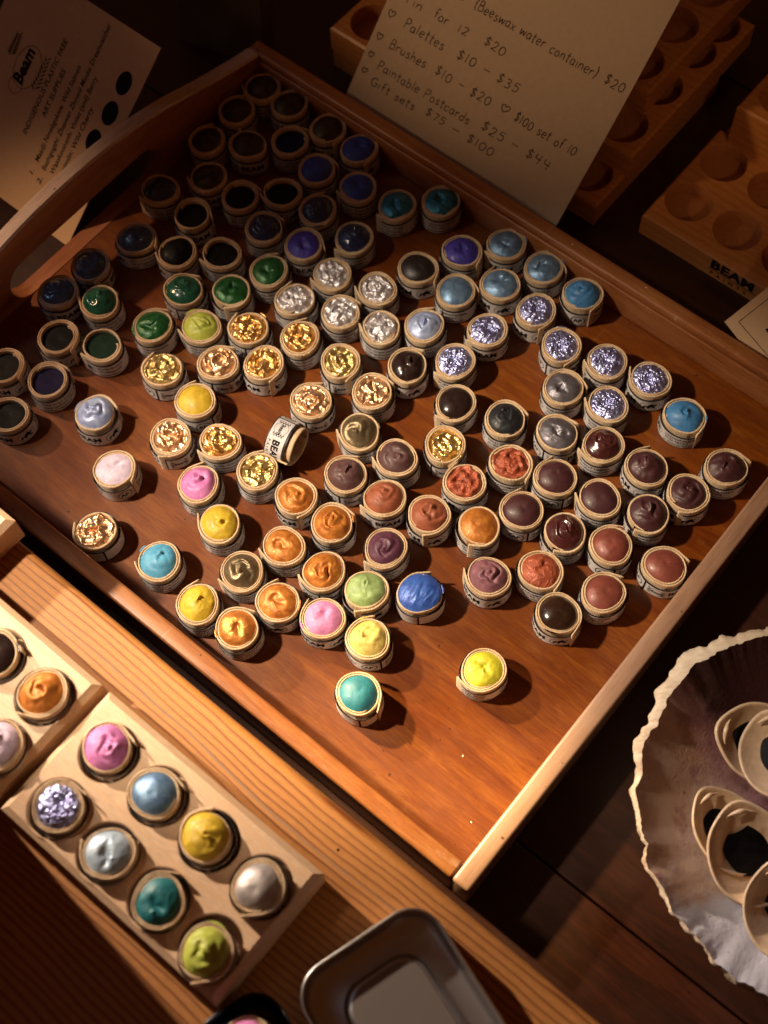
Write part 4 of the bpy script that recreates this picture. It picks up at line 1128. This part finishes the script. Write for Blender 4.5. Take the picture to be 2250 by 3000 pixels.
for sx, s0, s1 in ((-9.95, 7.9, 9.2), (-7.25, 6.9, 8.9)):
    for q in range(16):
        t_ = q / 15; y = s0 + (s1 - s0) * t_; d = (1 if q % 2 else -1) * (.42 - .18 * t_)
        flat.add([(sx, y, 0), (sx + d * .6, y + .16, 0), (sx + d, y + .38, 0), (sx + d * .3, y + .22, 0)], [(0, 1, 2, 3)])
for u, v_, a_, b_ in ((-1.5, 10.4, .54, .74), (-1.5, 8.42, .56, .76), (-1.75, 6.45, .54, .72)):
    flat.add([(u + a_ * math.cos(q * PI / 16), v_ + b_ * math.sin(q * PI / 16), 0) for q in range(32)], [tuple(range(32))])
m_ = MB(); m_.add([onlc(a, b, 0.012) for a, b, _ in flat.v], flat.f)
m_.build('printed_text', M['ink'], lc)

# folded brown paper behind the info card
bgp = empty('paper_bag', tw(-3.0, 31.5, 0), TA + 0.3)
tag(bgp, 'crumpled dark olive brown paper bag behind the info card', 'paper bag')
m_ = MB(); vs = []
NX, NY = 14, 10
for j in range(NY + 1):
    for i in range(NX + 1):
        x = -3.2 + 6.4 * i / NX; z = 9.0 * j / NY
        y = 1.6 + 0.42 * z * 0.8 + 0.35 * noise.noise(Vector((x * .6, z * .6, 2)))
        vs.append((x * (1 - .02 * j), y, z))
m_.add(vs, grid_faces(NX + 1, NY + 1), 0, True)
vs2 = [(x, y + 1.8 + 0.3 * noise.noise(Vector((x, z, 9))), z) for x, y, z in vs]
m_.add(vs2, grid_faces(NX + 1, NY + 1), 0, True)
for i0 in (0, NX):
    idx = [j * (NX + 1) + i0 for j in range(NY + 1)]
    m_.add([vs[k] for k in idx] + [vs2[k] for k in idx], [(k, k + 1, NY + 2 + k, NY + 1 + k) for k in range(NY)], 0, True)
m_.build('bag_paper', plain('olive_bag_paper', (0.10, 0.07, 0.03), 0.8), bgp)

# small bordered card at the right edge, leaning on the far wall
bc = empty('business_card', (0, 0, 0))
tag(bc, 'small cream card with thin black border line at the right edge behind the tray', 'business card')
P0 = tw(35.03, 34.51, 2.39); P1 = tw(36.03, 36.76, 4.19); P2 = tw(36.41, 34.19, 2.13)
Y_ = (P1 - P0).normalized(); X_ = (P2 - P0); X_ = (X_ - Y_ * X_.dot(Y_)).normalized(); Z_ = X_.cross(Y_)
def onbc(u, v, w=0.0): return tuple(P0 + X_ * u + Y_ * v + Z_ * w)
m_ = MB()
m_.add([onbc(*q) for q in ((0, 0), (1.35, 0), (7.8, 0.5), (7.8, 5.0), (0, 5.0))] + [onbc(*q, -.05) for q in ((0, 0), (1.35, 0), (7.8, 0.5), (7.8, 5.0), (0, 5.0))],
       [(0, 1, 2, 3, 4), (9, 8, 7, 6, 5)] + [(k, 5 + k, 5 + (k + 1) % 5, (k + 1) % 5) for k in range(5)])
m_.build('card_sheet', M['card'], bc)
flat = MB()
fr = [(.52, .62), (.52, 4.5), (7.3, 4.5), (7.3, .9), (.52, .62)]
for a_, b_ in zip(fr, fr[1:]): ribbon(flat, [a_, b_], .045, 0)
vs, fs, w = text_geo('Dr', 1.1, .0, 1.0, .35); flat.add([(1.7 + a, 1.5 + b, 0) for a, b in vs], fs)
m_ = MB(); m_.add([onbc(a, b, 0.012) for a, b, _ in flat.v], flat.f)
m_.build('printed_text', M['ink'], bc)

# added carton, out of view at left, put there to shade the near board
cb = empty('shade_carton', tw(9.5, -26.45, 8.003), TA)
tag(cb, 'added carton out of view at left that keeps light off the board', 'shade blocker')
m_ = MB(); vs, fs = rbox(0, 14.9, 0, 15.2, 0, 8.6, 0.08, 1); m_.add(vs, fs); m_.build('shade_carton_body', M['kraft'], cb)
m_ = MB(); vs, fs = rbox(0.05, 14.85, 7.0, 8.0, 8.605, 8.62, 0.0, 1); m_.add(vs, fs); m_.build('shade_carton_tape', M['card'], cb)

# ------------------------------------------------------------------ metal tin (open lid lying face up) on the board
def rrect(x0, x1, y0, y1, r, n=10):
    p = []
    for cx_, cy_, a0 in ((x1 - r, y1 - r, 0), (x0 + r, y1 - r, 90), (x0 + r, y0 + r, 180), (x1 - r, y0 + r, 270)):
        for k in range(n + 1):
            a = math.radians(a0 + 90 * k / n)
            p.append((cx_ + r * math.cos(a), cy_ + r * math.sin(a)))
    return p
def loft(mb, rings, mat=0, cap=True):
    N = len(rings[0]); vs = [p for r in rings for p in r]
    fs = [(j * N + i, j * N + (i + 1) % N, (j + 1) * N + (i + 1) % N, (j + 1) * N + i) for j in range(len(rings) - 1) for i in range(N)]
    if cap: fs.append(tuple((len(rings) - 1) * N + i for i in range(N)))
    mb.add(vs, fs, mat, True)
def tinplate(name, col, rough, metal=1.0):
    t = NT(name); v = t.coord()
    n_ = t.noise(t.coord((1, .05, 1)), 20, 3)
    return t.out(t.mix(n_, tuple(c * .9 for c in col), col), rough, metal, t.bump(t.noise(v, 1.2, 2), .12, .03, t.bump(n_, .08, .01)))
M['tin'] = tinplate('brushed_tinplate', (0.56, 0.55, 0.55), 0.38)
M['tin_in'] = tinplate('shiny_tin_rim', (0.80, 0.78, 0.74), 0.30)
M['tin_panel'] = tinplate('satin_tin_panel', (0.27, 0.235, 0.22), 0.40, 0.6)
tin = empty('metal_tin', tw(0, 0, 0), TA)
tin.location = tw(40.4, -8.6, 8.003) * S
tin.rotation_euler = (0, 0, TA + math.radians(-17.5))
tag(tin, 'open silver metal tin with rounded corners and raised inner panel', 'tin')
TH = 1.75
def R_(d, z, rr=1.5): return [(x, y, z) for x, y in rrect(0 + d, 11.5 - d, 0 + d, 6.7 - d, max(rr - d, .2))]
m_ = MB(); loft(m_, [R_(0, 0.0), R_(0, TH - .12), R_(.02, TH - .02), R_(.06, TH), R_(.10, TH - .02), R_(.12, TH - .10)], 0, False)
m_.build('tin_rim', M['tin_in'], tin)
m_ = MB(); loft(m_, [R_(.12, TH - .10), R_(.13, 0.5), R_(.32, .32), R_(.5, .27), R_(1.30, .27, 2.5), R_(1.38, .34, 2.55), R_(1.44, .74, 2.6), R_(1.52, .86, 2.65), R_(1.64, .90, 2.7)], 0, False)
m_.build('tin_tray', M['tin'], tin)
m_ = MB(); loft(m_, [R_(1.64, .90, 2.7), R_(1.8, .905, 2.7), R_(2.6, .905, 3.1)], 0, True)
m_.build('raised_panel', M['tin_panel'], tin)

tin2 = empty('small_tin', (-7.9, -27.3, 8.003), TA + math.radians(-17))
tin2.location = tw(40.7, -11.5, 8.003) * S
tag(tin2, 'dark blue rimmed small tin cut by the bottom edge beside the silver tin', 'tin')
def R2(d, z, rr=1.3): return [(x, y, z) for x, y in rrect(-1.9 + d, 1.9 - d, -1.9 + d, 2.0 - d, max(rr - d, .2))]
m_ = MB(); loft(m_, [R2(0, 0), R2(0, 1.0), R2(.06, 1.06), R2(.14, 1.0), R2(.16, .1), R2(.6, .08)], 0, True)
m_.build('tin_body', plain('dark_blue_enamel', (0.012, 0.016, 0.026), 0.22, 0.6), tin2)
pp = tw(40.7, -11.45)
pot(400, pp.x, pp.y, 8.09, 1.27, 'pink', 'S', 'B', 'pink pot inside the small dark tin at the bottom edge', None)

# ------------------------------------------------------------------ big scallop dish with small shells of black paint
def shell_mat():
    t = NT('pearly_scallop')
    v = t.coord()
    x, y, z = t.sep(v)
    n1 = t.noise(v, 0.32, 5, 0.6, 0.4); n2 = t.noise(v, 1.4, 5, 0.7)
    c = t.mix(t.ramp(n1, [(0.38, 0.0), (0.62, 1.0)]), (0.56, 0.36, 0.27), (0.66, 0.52, 0.46))
    c = t.mix(t.ramp(t.noise(v, 0.5, 4, 0.65), [(0.52, 0.0), (0.66, 0.75)]), c, (0.30, 0.11, 0.16))
    cool = t.ramp(t.math('ADD', t.math('MULTIPLY', y, -0.16), t.math('MULTIPLY', n1, 0.9)), [(0.85, 0.0), (1.35, 0.9)])
    c = t.mix(cool, c, (0.60, 0.62, 0.72))
    spots = t.ramp(t.noise(v, 2.4, 3, 0.6), [(0.66, 0.0), (0.74, 0.8)])
    c = t.mix(spots, c, (0.16, 0.06, 0.05))
    dv = (t.math('ADD', t.math('ADD', t.math('MULTIPLY', x, 0.10), t.math('MULTIPLY', y, 0.075)), t.math('MULTIPLY', n2, 0.35)))
    dv = t.math('ADD', dv, t.math('MULTIPLY', n1, 0.25))
    c = t.mix(t.ramp(t.math('ADD', dv, 0.5), [(0.42, 0.0), (0.58, 0.75)]), c, (0.26, 0.10, 0.14))
    deep = t.ramp(t.math('ADD', dv, 0.5), [(0.60, 0.0), (0.78, 1.0)])
    c = t.mix(deep, c, (0.045, 0.014, 0.016))
    uvx = t.sep(t.coord((1, 1, 1), 'UV'))
    lobe = t.math('MULTIPLY', t.math('POWER', t.math('MAXIMUM', t.math('COSINE', t.math('MULTIPLY', t.math('SUBTRACT', uvx[1], 0.385), 6.2832)), 0.0), 3.0), 0.075)
    edge = t.math('ADD', t.math('ADD', uvx[0], lobe), t.math('MULTIPLY', t.noise(v, 1.6, 5, 0.7), 0.10))
    c = t.mix(t.ramp(edge, [(1.01, 0.0), (1.05, 1.0)]), c, (0.66, 0.54, 0.40))
    return t.out(c, 0.42, 0.0, t.bump(n2, 0.5, 0.08, t.bump(t.noise(v, 7, 4, 0.7), 0.5, 0.06)), Coat_Weight=0.12, Coat_Roughness=0.3)
sh = empty('scallop_dish', (20.6, -18.3, 0))
tag(sh, 'large pearly scallop shell with frilled rim used as a dish, right edge', 'shell')
m_ = MB(); NA, NR = 420, 40
def outline(a, u=1.0):
    rib = abs(math.sin(a * 17 + 3.5 * math.sin(3 * a) + 2 * math.sin(7 * a)))
    pert = min(1.0, max(0.0, (u - .80) / .2)) ** 1.5
    return 9.35 * (1 + .035 * math.cos(2 * a + .8) + .012 * noise.noise(Vector((math.cos(a) * 3, math.sin(a) * 3, 0)))) + pert * (0.26 * noise.noise(Vector((math.cos(a) * 9, math.sin(a) * 9, 4))) + 0.12 * noise.noise(Vector((math.cos(a) * 33, math.sin(a) * 33, 4))))
def rimz(a): return 3.4 + 1.5 * math.cos(a - 2.2) + .14 * noise.noise(Vector((math.cos(a) * 9, math.sin(a) * 9, 1)))
def prof_shell(u, a):
    r = outline(a, u); rz_ = rimz(a)
    z = 0.45 + (rz_ - 0.45) * (u ** 2.6) + .22 * noise.noise(Vector((u * 1.7 * math.cos(a), u * 1.7 * math.sin(a), 3.3)))
    flute = .004 * math.sin(a * 38 + math.sin(3 * a)) * max(0, u - .45) * 1.4
    z += flute + .10 * noise.noise(Vector((u * 4 * math.cos(a), u * 4 * math.sin(a), 7)))
    return (u * r * math.cos(a), u * r * math.sin(a), z)
vs = []
for i in range(NR + 1):
    u = 0.02 + 0.98 * i / NR
    vs += [prof_shell(u, 2 * PI * j / NA) for j in range(NA)]
m_.add(vs, grid_faces(NA, NR + 1, True) + [tuple(range(NA))[::-1]], 0, True, [(0.02 + 0.98 * (k // NA) / NR, (k % NA) / NA) for k in range(len(vs))])
m_.build('shell_bowl', shell_mat(), sh)
m_ = MB(); vs = []
RINGS = [(1.0, 0.0, 0.0), (1.0, -.03, .5), (1.0, -.12, 1.0), (1.0, -.30, .8), (.985, -.36, 0), (.9, -.36, 0), (.8, -.36, 0), (.65, -.36, 0), (.45, -.36, 0), (.25, -.36, 0)]
for i, (u, dz, ow) in enumerate(RINGS):
    for j in range(NA):
        a = 2 * PI * j / NA; x, y, z = prof_shell(u, a)
        th_ = .09 + .62 * max(0.0, math.cos(a - 2.25)) ** 7
        k_ = 1 + ow * (th_ + .26 * noise.noise(Vector((i * 1.2, math.cos(a) * 19, math.sin(a) * 15)))) / 9.5
        vs.append((x * k_, y * k_, max(.012, z + dz * (1 + th_))))
m_.add(vs, [f[::-1] for f in grid_faces(NA, len(RINGS), True)], 0, True)
M['chalk'] = varnished('chalky_shell_rim', (0.30, 0.20, 0.12), (0.60, 0.47, 0.34), (0.74, 0.64, 0.50), 'x', 0.75, 1.6, 0.0, 0.8, 5)
m_.build('shell_outside', M['chalk'], sh)

def small_shell(loc, rz, tilt, sc, label):
    e = empty('shell_pan', loc)
    e.rotation_euler = (tilt[0], tilt[1], rz)
    tag(e, label, 'shell of paint', 'small shells of black paint in the scallop dish')
    def f(u, a, off=0.0):
        r = 2.15 * sc * (1 - .10 * math.cos(2 * a)) * (1 + .13 * math.exp(-((((a - PI / 2 + PI) % (2 * PI)) - PI) / .35) ** 2))
        z = 0.95 * sc * (u ** 2.4) 
        return (u * r * math.cos(a), u * r * math.sin(a) * .92, z + off)
    m = MB(); N = 64; K = 18
    vs = [f(.02 + .98 * i / K, 2 * PI * j / N) for i in range(K + 1) for j in range(N)]
    vs += [tuple(c * s for c, s in zip(f(1.0, 2 * PI * j / N, -.10), (1.04, 1.04, 1))) for j in range(N)]
    vs += [f((K - i) / K + .001, 2 * PI * j / N, -.20) for i in range(1, K + 1) for j in range(N)]
    m.add(vs, grid_faces(N, 2 * K + 2, True), 0, True)
    m.build('clam_shell', M['clam'], e)
    m = MB()
    kk = 0.50
    vs = [(0.15 * sc, 0.25 * sc, 0.30 * sc)] + [((0.15 + 1.12 * u * math.cos(a)) * sc, (0.25 + 1.08 * u * math.sin(a)) * sc, (0.30 - .02 * u ** 2) * sc) for u in (.5, .9, 1.0) for a in [2 * PI * j / 48 for j in range(48)]]
    vs = [(x * (1 + .16 * noise.noise(Vector((x * 1.3, y * 1.3, sc * 50)))), y * (1 + .20 * noise.noise(Vector((x * 1.3, y * 1.3, sc * 90)))), z) for x, y, z in vs]
    fs = [(0, 1 + j, 1 + (j + 1) % 48) for j in range(48)] + [(1 + i * 48 + j, 1 + i * 48 + 48 + j, 1 + i * 48 + 48 + (j + 1) % 48, 1 + i * 48 + (j + 1) % 48) for i in range(2) for j in range(48)]
    m.add(vs, fs, 0, True)
    m.build('black_paint', M['p_black'], e)
    m = MB()
    vs = []
    for i in range(17):
        t_ = i / 16 - .5
        for q in range(8):
            b = 2 * PI * q / 8; rr = .13 * sc * (1 - 2.6 * abs(t_) ** 1.5)
            vs.append((t_ * 1.3 * sc, (2.02 - .5 * t_ * t_) * sc + rr * math.cos(b), (0.93 + .05 * math.cos(9 * t_)) * sc + rr * math.sin(b)))
    m.add(vs, [(i * 8 + q, i * 8 + (q + 1) % 8, i * 8 + 8 + (q + 1) % 8, i * 8 + 8 + q) for i in range(16) for q in range(8)], 0, True)
    m.build('hinge_ridge', M['clam'], e)
M['clam'] = plain('waxy_clam_shell', (0.68, 0.49, 0.32), 0.30, 0.0, Coat_Weight=0.3)
small_shell((SH['m'][0], SH['m'][1], 2.6), 0.15, (0.20, 0.05), 1.04, 'clam shell of black paint at front left of the scallop dish')
small_shell((SH['b'][0], SH['b'][1], 1.95), 0.5, (0.12, 0.30), 0.95, 'clam shell tucked under the front left one, rim showing on its left')
small_shell((SH['t1'][0], SH['t1'][1], 2.5), 1.2, (0.2, -0.1), 1.0, 'upper clam shell of black paint with frayed hinge in the dish')
small_shell((SH['t2'][0], SH['t2'][1], 3.2), 0.1, (-0.1, -0.3), 0.95, 'clam shell overlapping the upper one at the picture edge')
small_shell((SH['r'][0], SH['r'][1], 2.9), 0.0, (0.3, -0.3), 1.0, 'lower right clam shell cut by the picture edge')
